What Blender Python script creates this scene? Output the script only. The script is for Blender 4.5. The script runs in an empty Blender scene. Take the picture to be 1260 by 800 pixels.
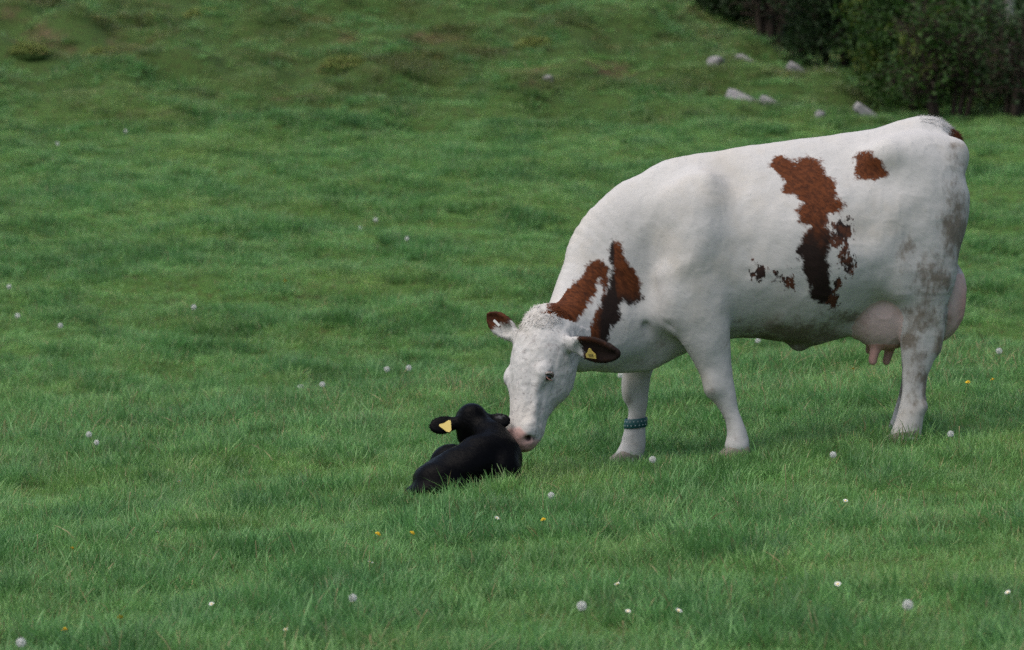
import bpy, math, random
import numpy as np
R = math.radians
rng = np.random.default_rng(7)
random.seed(7)
S = bpy.context.scene
COL = S.collection

# ---------------------------------------------------------------- camera, sky, sun, exposure
cam_d = bpy.data.cameras.new('camera')
cam = bpy.data.objects.new('camera', cam_d)
COL.objects.link(cam)
cam.location = (0, -17.5, 1.75)
cam.rotation_euler = (R(90 - 3.88), 0, 0)
cam_d.lens = 135
cam_d.sensor_width = 36
cam_d.clip_end = 600
cam_d.dof.use_dof = True
cam_d.dof.focus_distance = 16.8
cam_d.dof.aperture_fstop = 4.5
S.camera = cam

SUN_EL, SUN_AZ = R(64), R(236)          # azimuth clockwise from +Y: behind and left of the camera
world = bpy.data.worlds.new('World')
S.world = world
world.use_nodes = True
wn = world.node_tree
sky = wn.nodes.new('ShaderNodeTexSky')
sky.sky_type = 'NISHITA'
sky.sun_disc = False
sky.sun_elevation = SUN_EL
sky.sun_rotation = SUN_AZ
sky.air_density = 1.0
sky.dust_density = 4.0
sky.ozone_density = 1.0
bg = wn.nodes['Background']
bg.inputs['Strength'].default_value = 0.105
wn.links.new(sky.outputs['Color'], bg.inputs['Color'])
sun_d = bpy.data.lights.new('sun', 'SUN')
sun_d.energy = 1.1
sun_d.angle = R(72)
sun_d.color = (1.0, 0.97, 0.93)
sun = bpy.data.objects.new('sun', sun_d)
COL.objects.link(sun)
sun.location = (-10, -20, 30)
sun.rotation_euler = (R(90) - SUN_EL, 0, -SUN_AZ + math.pi)
S.view_settings.view_transform = 'Standard'
S.view_settings.look = 'None'
S.view_settings.gamma = 1
S.view_settings.exposure = 1.0
S.view_settings.use_curve_mapping = False
S.render.engine = 'CYCLES'
S.cycles.use_denoising = False
S.cycles.max_bounces = 4
S.cycles.diffuse_bounces = 3
S.cycles.adaptive_threshold = 0.01
S.cycles.transmission_bounces = 4
S.cycles.transparent_max_bounces = 4

# ---------------------------------------------------------------- helpers
def tag(o, label=None, cat=None, group=None, kind=None):
    for k, v in (('label', label), ('category', cat), ('group', group), ('kind', kind)):
        if v: o[k] = v
    return o

def empty(name, loc, rz=0, **kw):
    o = bpy.data.objects.new(name, None)
    COL.objects.link(o)
    o.location = loc
    o.rotation_euler = (0, 0, rz)
    o.empty_display_size = .1
    return tag(o, **kw)

def make_mesh(name, V, F, smooth=True, attrs=None):
    """V (n,3); F (m,3) or (m,4) int array, or list of such arrays."""
    me = bpy.data.meshes.new(name)
    V = np.asarray(V, np.float32)
    Fs = F if isinstance(F, list) else [F]
    Fs = [np.asarray(f, np.int32) for f in Fs if len(f)]
    me.vertices.add(len(V))
    me.vertices.foreach_set('co', V.ravel())
    loops = np.concatenate([f.ravel() for f in Fs])
    tot = np.concatenate([np.full(len(f), f.shape[1], np.int32) for f in Fs])
    st = np.concatenate([[0], np.cumsum(tot)[:-1]]).astype(np.int32)
    me.loops.add(len(loops))
    me.loops.foreach_set('vertex_index', loops)
    me.polygons.add(len(tot))
    me.polygons.foreach_set('loop_start', st)
    me.polygons.foreach_set('loop_total', tot)
    me.polygons.foreach_set('use_smooth', np.full(len(tot), smooth, bool))
    for k, a in (attrs or {}).items():
        at = me.attributes.new(k, 'FLOAT', 'POINT')
        at.data.foreach_set('value', np.asarray(a, np.float32))
    me.update(calc_edges=True)
    me.validate()
    return me

def obj(name, me, mat=None, parent=None, loc=None):
    o = bpy.data.objects.new(name, me)
    COL.objects.link(o)
    if mat is not None and not me.materials: me.materials.append(mat)
    if parent is not None: o.parent = parent
    if loc is not None: o.location = loc
    return o

class MB:
    """collects small shapes for one mesh"""
    def __init__(s): s.v, s.q, s.t, s.n = [], [], [], 0
    def add(s, V, Q=None, T=None):
        s.v.append(np.asarray(V, float).reshape(-1, 3))
        if Q is not None and len(Q): s.q.append(np.asarray(Q) + s.n)
        if T is not None and len(T): s.t.append(np.asarray(T) + s.n)
        s.n += len(s.v[-1])
    def tube(s, pts, rad, seg=7, squash=None):
        pts = np.asarray(pts, float); n = len(pts)
        rad = np.broadcast_to(np.asarray(rad, float), (n,))
        tg = np.gradient(pts, axis=0)
        tg /= np.linalg.norm(tg, axis=1)[:, None] + 1e-9
        ref = np.array([0, 0, 1.]) if abs(tg[0][2]) < .8 else np.array([1., 0, 0])
        V = []
        for i in range(n):
            a = np.cross(tg[i], ref); a /= np.linalg.norm(a) + 1e-9
            b = np.cross(tg[i], a)
            an = np.arange(seg) * 2 * np.pi / seg
            V.append(pts[i] + rad[i] * (np.cos(an)[:, None] * a + np.sin(an)[:, None] * b))
        V = np.concatenate(V + [pts[:1], pts[-1:]])
        k = np.arange(seg); k2 = (k + 1) % seg
        Q = np.concatenate([np.stack([i*seg+k, i*seg+k2, (i+1)*seg+k2, (i+1)*seg+k], 1) for i in range(n-1)])
        T = np.concatenate([np.stack([np.full(seg, n*seg), k2, k], 1), np.stack([np.full(seg, n*seg+1), (n-1)*seg+k, (n-1)*seg+k2], 1)])
        s.add(V, Q, T)
    def mesh(s, name, smooth=True, attrs=None):
        fs = []
        if s.q: fs.append(np.concatenate(s.q))
        if s.t: fs.append(np.concatenate(s.t))
        return make_mesh(name, np.concatenate(s.v), fs, smooth, attrs)

# numpy noise -------------------------------------------------
def _h(ix, iy, iz, seed):
    n = (ix.astype(np.int64)*374761393 + iy.astype(np.int64)*668265263 + iz.astype(np.int64)*2147483647 + seed*974634787) & 0xffffffff
    n = ((n ^ (n >> 13)) * 1274126177) & 0xffffffff
    n = ((n ^ (n >> 16)) * 2246822519) & 0xffffffff
    return ((n ^ (n >> 15)) & 0xffffff) / float(0xffffff)

def vnoise(x, y, seed=0, z=None):
    """smooth value noise, about -1..1"""
    x = np.asarray(x, float); y = np.asarray(y, float)
    ix, iy = np.floor(x), np.floor(y)
    fx, fy = x-ix, y-iy
    fx = fx*fx*fx*(fx*(fx*6-15)+10); fy = fy*fy*fy*(fy*(fy*6-15)+10)
    if z is None:
        o = np.zeros_like(ix)
        a = _h(ix, iy, o, seed)*(1-fx) + _h(ix+1, iy, o, seed)*fx
        b = _h(ix, iy+1, o, seed)*(1-fx) + _h(ix+1, iy+1, o, seed)*fx
        return (a*(1-fy)+b*fy)*2-1
    z = np.asarray(z, float); iz = np.floor(z); fz = z-iz; fz = fz*fz*(3-2*fz)
    r = []
    for k in (0, 1):
        a = _h(ix, iy, iz+k, seed)*(1-fx) + _h(ix+1, iy, iz+k, seed)*fx
        b = _h(ix, iy+1, iz+k, seed)*(1-fx) + _h(ix+1, iy+1, iz+k, seed)*fx
        r.append(a*(1-fy)+b*fy)
    return (r[0]*(1-fz)+r[1]*fz)*2-1

def sst(a, b, x):
    t = np.clip((x-a)/(b-a), 0, 1)
    return t*t*(3-2*t)

# node helper --------------------------------------------------
class NT:
    def __init__(s, name):
        s.m = bpy.data.materials.new(name); s.m.use_nodes = True
        s.t = s.m.node_tree; s.t.nodes.clear()
        s.out = s.t.nodes.new('ShaderNodeOutputMaterial')
    def n(s, kind, ins=None, **props):
        nd = s.t.nodes.new('ShaderNode'+kind)
        for k, v in props.items(): setattr(nd, k, v)
        for k, v in (ins or {}).items(): s.set(nd.inputs[k], v)
        return nd
    def set(s, sock, v):
        if hasattr(v, 'is_linked') or hasattr(v, 'links'): s.t.links.new(v, sock)
        else: sock.default_value = v
    def attr(s, name): return s.n('Attribute', attribute_name=name).outputs['Fac']
    def math(s, op, a, b=0.0, c=0.0, clamp=False):
        nd = s.n('Math', operation=op, use_clamp=clamp)
        s.set(nd.inputs[0], a); s.set(nd.inputs[1], b); s.set(nd.inputs[2], c)
        return nd.outputs[0]
    def noise(s, vec, scale, detail=3, rough=.55, dist=0.0):
        nd = s.n('TexNoise', {'Scale': scale, 'Detail': detail, 'Roughness': rough, 'Distortion': dist})
        if vec is not None: s.set(nd.inputs['Vector'], vec)
        return nd.outputs['Fac']
    def sm(s, x, a, b, lo=0.0, hi=1.0):
        nd = s.n('MapRange', interpolation_type='SMOOTHSTEP')
        s.set(nd.inputs['Value'], x)
        for k, v in (('From Min', a), ('From Max', b), ('To Min', lo), ('To Max', hi)): s.set(nd.inputs[k], v)
        return nd.outputs['Result']
    def mix(s, f, a, b, mode='MIX'):
        nd = s.n('Mix', data_type='RGBA', blend_type=mode)
        s.set(nd.inputs[0], f)
        for i, v in ((6, a), (7, b)):
            if isinstance(v, tuple) and len(v) == 3: v = v + (1,)
            s.set(nd.inputs[i], v)
        return nd.outputs[2]
    def obco(s, scale=None):
        c = s.n('TexCoord').outputs['Object']
        if scale is None: return c
        m = s.n('Mapping', {'Scale': scale}); s.set(m.inputs['Vector'], c)
        return m.outputs['Vector']
    def flow(s, scale):
        # coordinates turned along the lie of the coat, then stretched
        m1 = s.n('Mapping', {'Rotation': (0, -.714, 0)}); s.set(m1.inputs['Vector'], s.n('TexCoord').outputs['Object'])
        m2 = s.n('Mapping', {'Scale': scale}); s.set(m2.inputs['Vector'], m1.outputs['Vector'])
        return m2.outputs['Vector']
    def lie(s):
        t = s.n('VectorTransform', vector_type='NORMAL', convert_from='OBJECT', convert_to='WORLD')
        s.set(t.inputs[0], s.n('Attribute', attribute_name='lie').outputs['Vector'])
        return t.outputs[0]
    def bump(s, h, strength=.3, dist=.01):
        nd = s.n('Bump', {'Strength': strength, 'Distance': dist}); s.set(nd.inputs['Height'], h)
        return nd.outputs['Normal']
    def bsdf(s, color, rough=.7, spec=.3, normal=None, **kw):
        b = s.n('BsdfPrincipled')
        if isinstance(color, tuple) and len(color) == 3: color = color + (1,)
        s.set(b.inputs['Base Color'], color); s.set(b.inputs['Roughness'], rough)
        s.set(b.inputs['Specular IOR Level'], spec)
        if normal is not None: s.set(b.inputs['Normal'], normal)
        for k, v in kw.items(): s.set(b.inputs[k], v)
        return b.outputs[0]
    def done(s, sh): s.t.links.new(sh, s.out.inputs['Surface']); return s.m

# signed-distance modelling ------------------------------------
class SDF:
    """smooth unions of soft volumes, turned into one continuous mesh"""
    def __init__(s): s.ops = []
    def _put(s, fn, lo, hi, k, sub): s.ops.append((fn, np.asarray(lo, float)-.13, np.asarray(hi, float)+.13, k, sub))
    def ell(s, c, r, k=.03, M=None, sub=False):
        c = np.asarray(c, np.float32); r = np.asarray(r, np.float32)
        M = np.eye(3, dtype=np.float32) if M is None else np.asarray(M, np.float32)   # rows = axes
        def fn(p):
            q = (p-c) @ M.T
            k0 = np.sqrt(((q/r)**2).sum(1)); k1 = np.sqrt(((q/(r*r))**2).sum(1)) + 1e-6
            return k0*(k0-1)/k1
        m = float(r.max()); s._put(fn, c-m, c+m, k, sub)
    def chain(s, pts, k=.03, side=(0, 1, 0), sub=False, dens=5):
        """pts rows: x y z r_side r_other; elliptical tube along a spline"""
        P = np.asarray(pts, float)
        n = len(P); tt = np.linspace(0, n-1, (n-1)*dens+1)
        E = np.vstack([2*P[0]-P[1], P, 2*P[-1]-P[-2]])
        Q = []
        for t in tt:
            i = min(int(t), n-2); u = t-i
            a, b, c, d = E[i], E[i+1], E[i+2], E[i+3]
            Q.append(.5*((2*b)+(-a+c)*u+(2*a-5*b+4*c-d)*u*u+(-a+3*b-3*c+d)*u**3))
        Q = np.asarray(Q, np.float32)
        side = np.asarray(side, np.float32)
        def fn(p):
            out = np.full(len(p), 9, np.float32)
            for i in range(len(Q)-1):
                a, b = Q[i, :3], Q[i+1, :3]; ab = b-a; L = np.sqrt(ab@ab)+1e-9; t = ab/L
                sd = side - t*(side@t); sd /= np.linalg.norm(sd)+1e-9
                nn = np.cross(t, sd)
                q = p-a
                h = np.clip(q@t/L, 0, 1)
                qq = q-h[:, None]*ab
                rs = Q[i, 3]+(Q[i+1, 3]-Q[i, 3])*h; rn = Q[i, 4]+(Q[i+1, 4]-Q[i, 4])*h
                rt = np.minimum(rs, rn)
                x, y, z = qq@sd, qq@nn, qq@t
                k0 = np.sqrt((x/rs)**2+(y/rn)**2+(z/rt)**2)
                k1 = np.sqrt((x/rs**2)**2+(y/rn**2)**2+(z/rt**2)**2)+1e-6
                out = np.minimum(out, k0*(k0-1)/k1)
            return out
        m = Q[:, 3:].max(); s._put(fn, Q[:, :3].min(0)-m, Q[:, :3].max(0)+m, k, sub)
    def barrel(s, st, k=.03, taper=.28):
        """stations x top bottom halfwidth along the x axis"""
        st = np.asarray(st, float); xs = st[:, 0]
        xx = np.linspace(xs[0], xs[-1], 120)
        def spl(c):
            v = np.interp(xx, xs, st[:, c]); 
            for _ in range(6): v[1:-1] = .25*v[:-2]+.5*v[1:-1]+.25*v[2:]
            return v
        T, B, W = spl(1), spl(2), spl(3)
        def fn(p):
            x = np.clip(p[:, 0], xs[0], xs[-1])
            t, b, w = np.interp(x, xx, T), np.interp(x, xx, B), np.interp(x, xx, W)
            c = b+(t-b)*.46; dz = p[:, 2]-c
            up = dz > 0
            h = np.where(up, t-c, c-b)
            zn = np.clip(dz/h, -1.3, 1.3)
            ww = w*(1-taper*sst(.15, 1.0, zn)-.06*sst(.2, 1, -zn))
            dx = p[:, 0]-x
            k0 = np.sqrt((p[:, 1]/ww)**2+(dz/h)**2+(dx/.03)**2)
            k1 = np.sqrt((p[:, 1]/ww**2)**2+(dz/h**2)**2+(dx/.0009)**2)+1e-6
            return (k0*(k0-1)/k1).astype(np.float32)
        s._put(fn, (xs[0]-.1, -W.max(), B.min()), (xs[-1]+.1, W.max(), T.max()), k, False)
    def eval(s, p):
        f = np.full(len(p), 1.0, np.float32)
        for fn, lo, hi, k, sub in s.ops:
            m = np.nonzero(((p > lo) & (p < hi)).all(1))[0]
            if not len(m): continue
            d = fn(p[m].astype(np.float32)); g = f[m]
            if sub:
                d = -d
                h = np.maximum(k-np.abs(d-g), 0)/k
                f[m] = np.maximum(d, g)+h*h*k*.25
            else:
                h = np.maximum(k-np.abs(d-g), 0)/k
                f[m] = np.minimum(d, g)-h*h*k*.25
        return f
    def mesh(s, lo, hi, h, bs=5):
        lo = np.asarray(lo, float); hi = np.asarray(hi, float)
        nb = np.ceil((hi-lo)/(h*bs)).astype(int)
        H = h*bs
        bi = np.stack(np.meshgrid(*[np.arange(n) for n in nb], indexing='ij'), -1).reshape(-1, 3)
        fc = s.eval(lo+(bi+.5)*H)
        act = np.abs(fc) < H*1.15
        full = np.where(fc < 0, -1, 1).astype(np.float32).reshape(nb)
        F = np.repeat(np.repeat(np.repeat(full, bs, 0), bs, 1), bs, 2)
        ab = bi[act]
        off = np.stack(np.meshgrid(*[np.arange(bs)]*3, indexing='ij'), -1).reshape(-1, 3)
        idx = (ab[:, None, :]*bs+off[None]).reshape(-1, 3)
        F[idx[:, 0], idx[:, 1], idx[:, 2]] = s.eval(lo+idx*h)
        ins = F < 0
        c = np.zeros(tuple(np.array(F.shape)-1), np.int8)
        for dx in (0, 1):
            for dy in (0, 1):
                for dz in (0, 1):
                    c += ins[dx:dx+c.shape[0], dy:dy+c.shape[1], dz:dz+c.shape[2]]
        cell = np.stack(np.nonzero((c > 0) & (c < 8)), 1)
        vid = np.full(c.shape, -1, np.int32); vid[cell[:, 0], cell[:, 1], cell[:, 2]] = np.arange(len(cell))
        cor = [(a, b, d) for a in (0, 1) for b in (0, 1) for d in (0, 1)]
        val = np.stack([F[cell[:, 0]+a, cell[:, 1]+b, cell[:, 2]+d] for a, b, d in cor], 1)
        acc = np.zeros((len(cell), 3)); cnt = np.zeros(len(cell))
        for i in range(8):
            for j in range(i+1, 8):
                ci, cj = np.array(cor[i]), np.array(cor[j])
                if np.abs(ci-cj).sum() != 1: continue
                a, b = val[:, i], val[:, j]
                x = (a < 0) != (b < 0)
                t = np.where(x, a/np.where(x, a-b, 1), 0)
                acc += np.where(x[:, None], ci+t[:, None]*(cj-ci), 0); cnt += x
        V = lo+(cell+acc/cnt[:, None])*h
        Q = []
        for ax in range(3):
            a = np.take(ins, range(F.shape[ax]-1), ax); b = np.take(ins, range(1, F.shape[ax]), ax)
            e = np.stack(np.nonzero(a != b), 1)
            u, w = (ax+1) % 3, (ax+2) % 3
            ok = (e[:, u] > 0) & (e[:, w] > 0) & (e[:, u] < c.shape[u]) & (e[:, w] < c.shape[w])
            e = e[ok]; flip = ~ins[e[:, 0], e[:, 1], e[:, 2]]
            def g(du, dw):
                q = e.copy(); q[:, u] += du; q[:, w] += dw
                return vid[q[:, 0], q[:, 1], q[:, 2]]
            q = np.stack([g(-1, -1), g(0, -1), g(0, 0), g(-1, 0)], 1)
            q[flip] = q[flip][:, ::-1]
            Q.append(q)
        Q = np.concatenate(Q)
        Q = Q[(Q >= 0).all(1)]
        # light relaxation removes the grid's stair-stepping
        for lam in (.5, -.45, .5, -.45):
            acc = np.zeros_like(V); cn = np.zeros(len(V))
            for i in range(4):
                a, b = Q[:, i], Q[:, (i+1) % 4]
                for k in range(3): acc[:, k] += np.bincount(a, V[b, k], len(V)) + np.bincount(b, V[a, k], len(V))
                cn += np.bincount(a, minlength=len(V)) + np.bincount(b, minlength=len(V))
            V = V+lam*(acc/np.maximum(cn, 1)[:, None]-V)
        return V, Q

def poly_sd(x, z, poly):
    """signed distance to a polygon outline, positive inside"""
    P = np.asarray(poly, float); d = np.full(len(x), 9.); ins = np.zeros(len(x), bool)
    for i in range(len(P)):
        a, b = P[i], P[(i+1) % len(P)]
        e = b-a; t = np.clip(((x-a[0])*e[0]+(z-a[1])*e[1])/(e@e+1e-12), 0, 1)
        d = np.minimum(d, np.hypot(x-a[0]-t*e[0], z-a[1]-t*e[1]))
        cr = (a[1] > z) != (b[1] > z)
        ins ^= cr & (x < (b[0]-a[0])*(z-a[1])/(b[1]-a[1]+1e-12)+a[0])
    return np.where(ins, d, -d)

def vnormals(me):
    n = np.empty(len(me.vertices)*3, np.float32)
    me.vertex_normals.foreach_get('vector', n)
    return n.reshape(-1, 3)

def hair_mesh(name, root, nrm, flow, length, width, lift, attrs, jit=.35):
    """short coat hairs: one thin blade per root"""
    n = len(root)
    jt = rng.normal(0, .0035, (n, 3)); root = root+jt-nrm*(jt*nrm).sum(1)[:, None]      # spread along the hide
    fl = flow+rng.normal(0, jit, (n, 3))
    fl -= nrm*(fl*nrm).sum(1)[:, None]; fl /= np.linalg.norm(fl, axis=1)[:, None]+1e-9
    dr = fl+nrm*lift[:, None]; dr /= np.linalg.norm(dr, axis=1)[:, None]
    sd = np.cross(dr, nrm); sd /= np.linalg.norm(sd, axis=1)[:, None]+1e-9
    b = root-nrm*.002
    V = np.stack([b-sd*width[:, None]/2, b+sd*width[:, None]/2, b+dr*length[:, None]], 1).reshape(-1, 3)
    T = np.arange(3*n).reshape(-1, 3)
    me = make_mesh(name, V, T, True, {k: np.repeat(a, 3) for k, a in attrs.items()})
    nn = nrm+rng.normal(0, .06, (n, 3)); nn /= np.linalg.norm(nn, axis=1)[:, None]
    at = me.attributes.new('lie', 'FLOAT_VECTOR', 'POINT')      # the hide's own normal: hairs are shaded with it
    at.data.foreach_set('vector', np.repeat(nn, 3, 0).astype(np.float32).ravel())
    return me

# ---------------------------------------------------------------- the ground
def ground_z(x, y):
    x = np.asarray(x, float); y = np.asarray(y, float)
    tilt = .42*np.tanh(.07*(x-1.2)/.42)
    front = tilt
    yb = np.minimum(y, 60)
    back = -.36+.07*(yb-7)*sst(4, 9, y)+.02*np.maximum(y-60, 0)
    w = sst(3.9, 7.0, y+.25*vnoise(x*.5, y*0, 3))
    z = front*(1-w)+back*w
    # grassy bank running out to the right
    edge = x+.10*(y-33)+.45*vnoise(x*.35, y*.35, 5)
    sx = 1-sst(1.7, 5.2, edge)
    up = 1.25*sst(26.0, 37.5, y+.8*vnoise(x*.25, y*.2, 6))+.09*np.clip(y-35, 0, 30)
    z = z+sx*up
    # relief: soft hummocks, terracettes on the slope, lumps on the bank
    near = 1-sst(3, 6, y)
    z = z+near*(.020*vnoise(x*1.9, y*1.6, 11)+.012*vnoise(x*4.5, y*4.0, 12))
    far = 1-near
    z = z+far*(.085*vnoise(x*.8, y*.8, 13)+.05*vnoise(x*.5, y*.33, 14)+.085*np.abs(vnoise(x*1.5, y*1.3, 15))+.035*vnoise(x*3.4, y*2.8, 18))
    bank = sst(24, 30, y)*(1-sst(50, 70, y))
    z = z+bank*(.20*np.maximum(vnoise(x*1.25, y*.9, 16), -.2)+.10*np.maximum(vnoise(x*2.3, y*1.7, 17), -.5))
    return z

def gz(x, y): return float(ground_z(np.array([x]), np.array([y]))[0])

def axis(lo, hi, step, far_lo, far_hi):
    a = list(np.arange(lo, hi+1e-6, step)); s = step
    while a[-1] < far_hi: s *= 1.22; a.append(a[-1]+s)
    s = step
    while a[0] > far_lo: s *= 1.22; a.insert(0, a[0]-s)
    return np.array(a)
gx = axis(-10, 10, .13, -220, 220); gy = axis(-8, 42, .13, -80, 320)
X, Y = np.meshgrid(gx, gy, indexing='ij')
nx, ny = X.shape
Vt = np.stack([X, Y, ground_z(X, Y)-.012], -1).reshape(-1, 3)
ii = (np.arange(nx-1)[:, None]*ny+np.arange(ny-1)[None]).ravel()
Ft = np.stack([ii, ii+ny, ii+ny+1, ii+1], 1)

def soil_mask(nt, pos):
    """worn, earthy places on the bank"""
    a = nt.noise(pos, .55, 4, .6)
    return nt.sm(a, .58, .68)

m = NT('turf')
pos = m.n('NewGeometry').outputs['Position']
c = m.mix(m.noise(pos, 1.3, 4), (.040, .085, .018), (.065, .125, .028))
c = m.mix(m.sm(m.noise(pos, 14, 3), .45, .75), c, (.05, .055, .018))
sepy = m.n('SeparateXYZ'); m.set(sepy.inputs[0], pos)
onb = m.sm(sepy.outputs['Y'], 25, 30)
c = m.mix(onb, c, m.mix(.5, c, (.02, .03, .008)))
c = m.mix(m.math('MULTIPLY', soil_mask(m, pos), onb), c, (.072, .056, .028))
TURF = m.done(m.bsdf(c, .9, .1, m.bump(m.noise(pos, 60, 4), .6, .02)))
ground = obj('meadow', make_mesh('meadow', Vt, Ft), TURF)
tag(ground, 'rolling green pasture rising to a grassy bank', 'meadow', kind='structure')

# ---------------------------------------------------------------- trees and bushes behind the bank
def leaf_material(name, c1, c2, c3, cut):
    m = NT(name)
    pos = m.n('NewGeometry').outputs['Position']
    c = m.mix(m.attr('tint'), c1, c2)
    c = m.mix(m.sm(m.noise(pos, 1.6, 2), cut, cut+.14), c, c3)
    b = m.bsdf(c, .6, .25)
    t = m.n('BsdfTranslucent'); m.set(t.inputs['Color'], c)
    mx = m.n('MixShader', {'Fac': .3}); m.set(mx.inputs[1], b); m.set(mx.inputs[2], t.outputs[0])
    return m.done(mx.outputs[0])
LEAF_G = leaf_material('leaf_green', (.016, .046, .007), (.040, .094, .013), (.080, .105, .012), .56)
LEAF_D = leaf_material('leaf_dark', (.009, .024, .006), (.020, .048, .010), (.032, .056, .010), .58)
LEAF_Y = leaf_material('leaf_yellowing', (.06, .085, .012), (.12, .10, .012), (.17, .075, .010), .52)
LEAF_P = leaf_material('leaf_pale', (.045, .10, .035), (.08, .14, .06), (.06, .11, .03), .6)
def bark(name, c1, c2):
    m = NT(name); n = m.noise(m.obco((1, 1, .3)), 22, 4, .65)
    return m.done(m.bsdf(m.mix(n, c1, c2), .9, .15, m.bump(n, .6, .02)))
BARK_B = bark('bark_brown', (.022, .016, .012), (.06, .045, .034))
BARK_P = bark('bark_pale', (.20, .18, .16), (.36, .33, .30))

def tree(name, label, cat, x, y, h, spread, nleaf, lmat, bmat, stems=1, low=.25, leaf=.06, seed=1, thick=.05, lean=0., group='trees and bushes behind the bank', twigs=5, clump=.22):
    r = np.random.default_rng(seed)
    root = empty(name, (x, y, gz(x, y)-.05), 0, label=label, cat=cat, group=group)
    tb = MB(); tips = []
    for k in range(stems):
        a0 = r.uniform(0, 6.28); off = (0 if stems == 1 else r.uniform(.05, .35)*spread)
        bx, by = off*np.cos(a0), off*np.sin(a0)
        hh = h*r.uniform(.75, 1.)
        tp = [(bx+lean*hh*t*t+.10*spread*np.sin(3*t+a0)*t+off*np.cos(a0)*t*1.2, by+.10*spread*np.cos(2.3*t+a0)*t+off*np.sin(a0)*t*1.2, hh*t*.9) for t in np.linspace(0, 1, 8)]
        tp = np.array(tp); tr = thick*(1-.85*np.linspace(0, 1, 8))
        tb.tube(tp, tr, 7)
        for j in range(int(9+h*3)):
            t = r.uniform(low*.6, .98); i = t*7; i0 = min(int(i), 6); p = tp[i0]+(tp[i0+1]-tp[i0])*(i-i0)
            az = r.uniform(0, 6.28); ln = spread*r.uniform(.5, 1.)*(1-.55*abs(t-.45)/.55)
            el = r.uniform(-.1, .75)
            d = np.array([np.cos(az)*np.cos(el), np.sin(az)*np.cos(el), np.sin(el)])
            L = np.array([p+d*ln*u+np.array([0, 0, -.12*ln*u*u])+r.normal(0, .03*ln, 3)*u for u in np.linspace(0, 1, 5)])
            tb.tube(L, thick*.42*(1-.8*np.linspace(0, 1, 5))*(1-t*.5), 5)
            tips += [L[2], L[3], L[4], L[4]]
            for q in range(twigs):
                u = r.uniform(.3, 1.); s0 = L[min(int(u*4), 3)]
                d2 = d*.5+r.normal(0, .6, 3); d2 /= np.linalg.norm(d2); l2 = ln*r.uniform(.2, .45)
                e = s0+d2*l2
                tb.tube([s0, (s0+e)/2+r.normal(0, .03, 3), e], [thick*.14, thick*.1, thick*.05], 4)
                tips += [e, (s0+e)/2]
    obj('trunk', tb.mesh('trunk'), bmat, root)
    if nleaf:
        tips = np.array(tips)
        c = tips[r.integers(0, len(tips), nleaf)]+r.normal(0, clump*.6, (nleaf, 3))*np.array([1, 1, .8])
        c = c[c[:, 2] > low*h*.3]; n = len(c)
        d = r.normal(0, 1, (n, 3))+np.array([0, 0, -.2]); d /= np.linalg.norm(d, axis=1)[:, None]
        s_ = np.cross(d, r.normal(0, 1, (n, 3))); s_ /= np.linalg.norm(s_, axis=1)[:, None]
        nn = np.cross(d, s_)
        ls = leaf*r.uniform(.6, 1.3, n)[:, None]
        V = np.stack([c, c+d*ls*.5+s_*ls*.33+nn*ls*.1, c+d*ls, c+d*ls*.5-s_*ls*.33+nn*ls*.1], 1).reshape(-1, 3)
        k = np.arange(n)*4
        T = np.concatenate([np.stack([k, k+1, k+2], 1), np.stack([k, k+2, k+3], 1)])
        obj('crown', make_mesh('crown', V, T, False, {'tint': np.repeat(r.uniform(0, 1, n), 4)}), lmat, root)
    return root

tree('hawthorn_bush', 'big leafy mid-green bush right of the bank end', 'bush', 4.80, 29.2, 3.3, 1.15, 26000, LEAF_G, BARK_B, 4, .06, .055, 11)
tree('hawthorn_bush', 'dark green bush in the notch where the bank meets the trees', 'bush', 4.45, 33.6, 3.0, 1.05, 18000, LEAF_D, BARK_B, 3, .08, .055, 12)
tree('bare_shrub', 'bare brown many-stemmed shrub on top of the bank', 'shrub', 3.62, 36.4, 2.4, .55, 500, LEAF_D, BARK_B, 11, .3, .05, 13, .055, twigs=8)
tree('bramble_bush', 'low dark bush at the top of the bank, left of the bare shrub', 'bush', 2.95, 37.6, 1.8, 1.0, 8000, LEAF_D, BARK_B, 4, .05, .08, 14)
tree('bramble_bush', 'leftmost dark bush peeping over the bank at the top edge', 'bush', 1.9, 39.5, 1.7, 1.0, 7000, LEAF_D, BARK_B, 3, .05, .08, 15)
tree('thorn_shrub', 'twiggy half-bare shrub behind the cow rump', 'shrub', 5.05, 27.3, 1.7, .75, 2600, LEAF_G, BARK_B, 9, .45, .06, 16, .035, twigs=8)
tree('thorn_shrub', 'twiggy grey-brown shrub at the right edge of the hedge foot', 'shrub', 5.75, 26.9, 1.5, .65, 1500, LEAF_D, BARK_B, 8, .5, .06, 17, .032, twigs=8)
tree('birch_tree', 'slim tree with a pale trunk at the right edge', 'tree', 5.95, 28.6, 5.5, .85, 3800, LEAF_Y, BARK_P, 1, .30, .065, 18, .085)
tree('young_tree', 'pale green sapling leaning in at the right edge', 'tree', 6.05, 27.6, 1.9, .6, 5000, LEAF_P, BARK_B, 3, .15, .06, 19, .03)
tree('hedge_tree', 'tall dark tree directly behind the big leafy bush', 'tree', 5.6, 32.6, 5.5, 1.5, 15000, LEAF_D, BARK_B, 3, .08, .09, 20, .08)
tree('hedge_tree', 'dark tree behind the pale-trunked one', 'tree', 7.2, 30.8, 5.5, 1.5, 15000, LEAF_D, BARK_B, 3, .06, .09, 21, .08)
tree('hedge_tree', 'dark tree rising behind the bare brown shrub', 'tree', 4.2, 39.8, 5.0, 1.5, 13000, LEAF_D, BARK_B, 3, .06, .09, 22, .08)
tree('hedge_tree', 'dark tree behind the leftmost bushes on the bank', 'tree', 2.6, 42.0, 4.5, 1.5, 13000, LEAF_D, BARK_B, 3, .06, .10, 23, .08)
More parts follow.
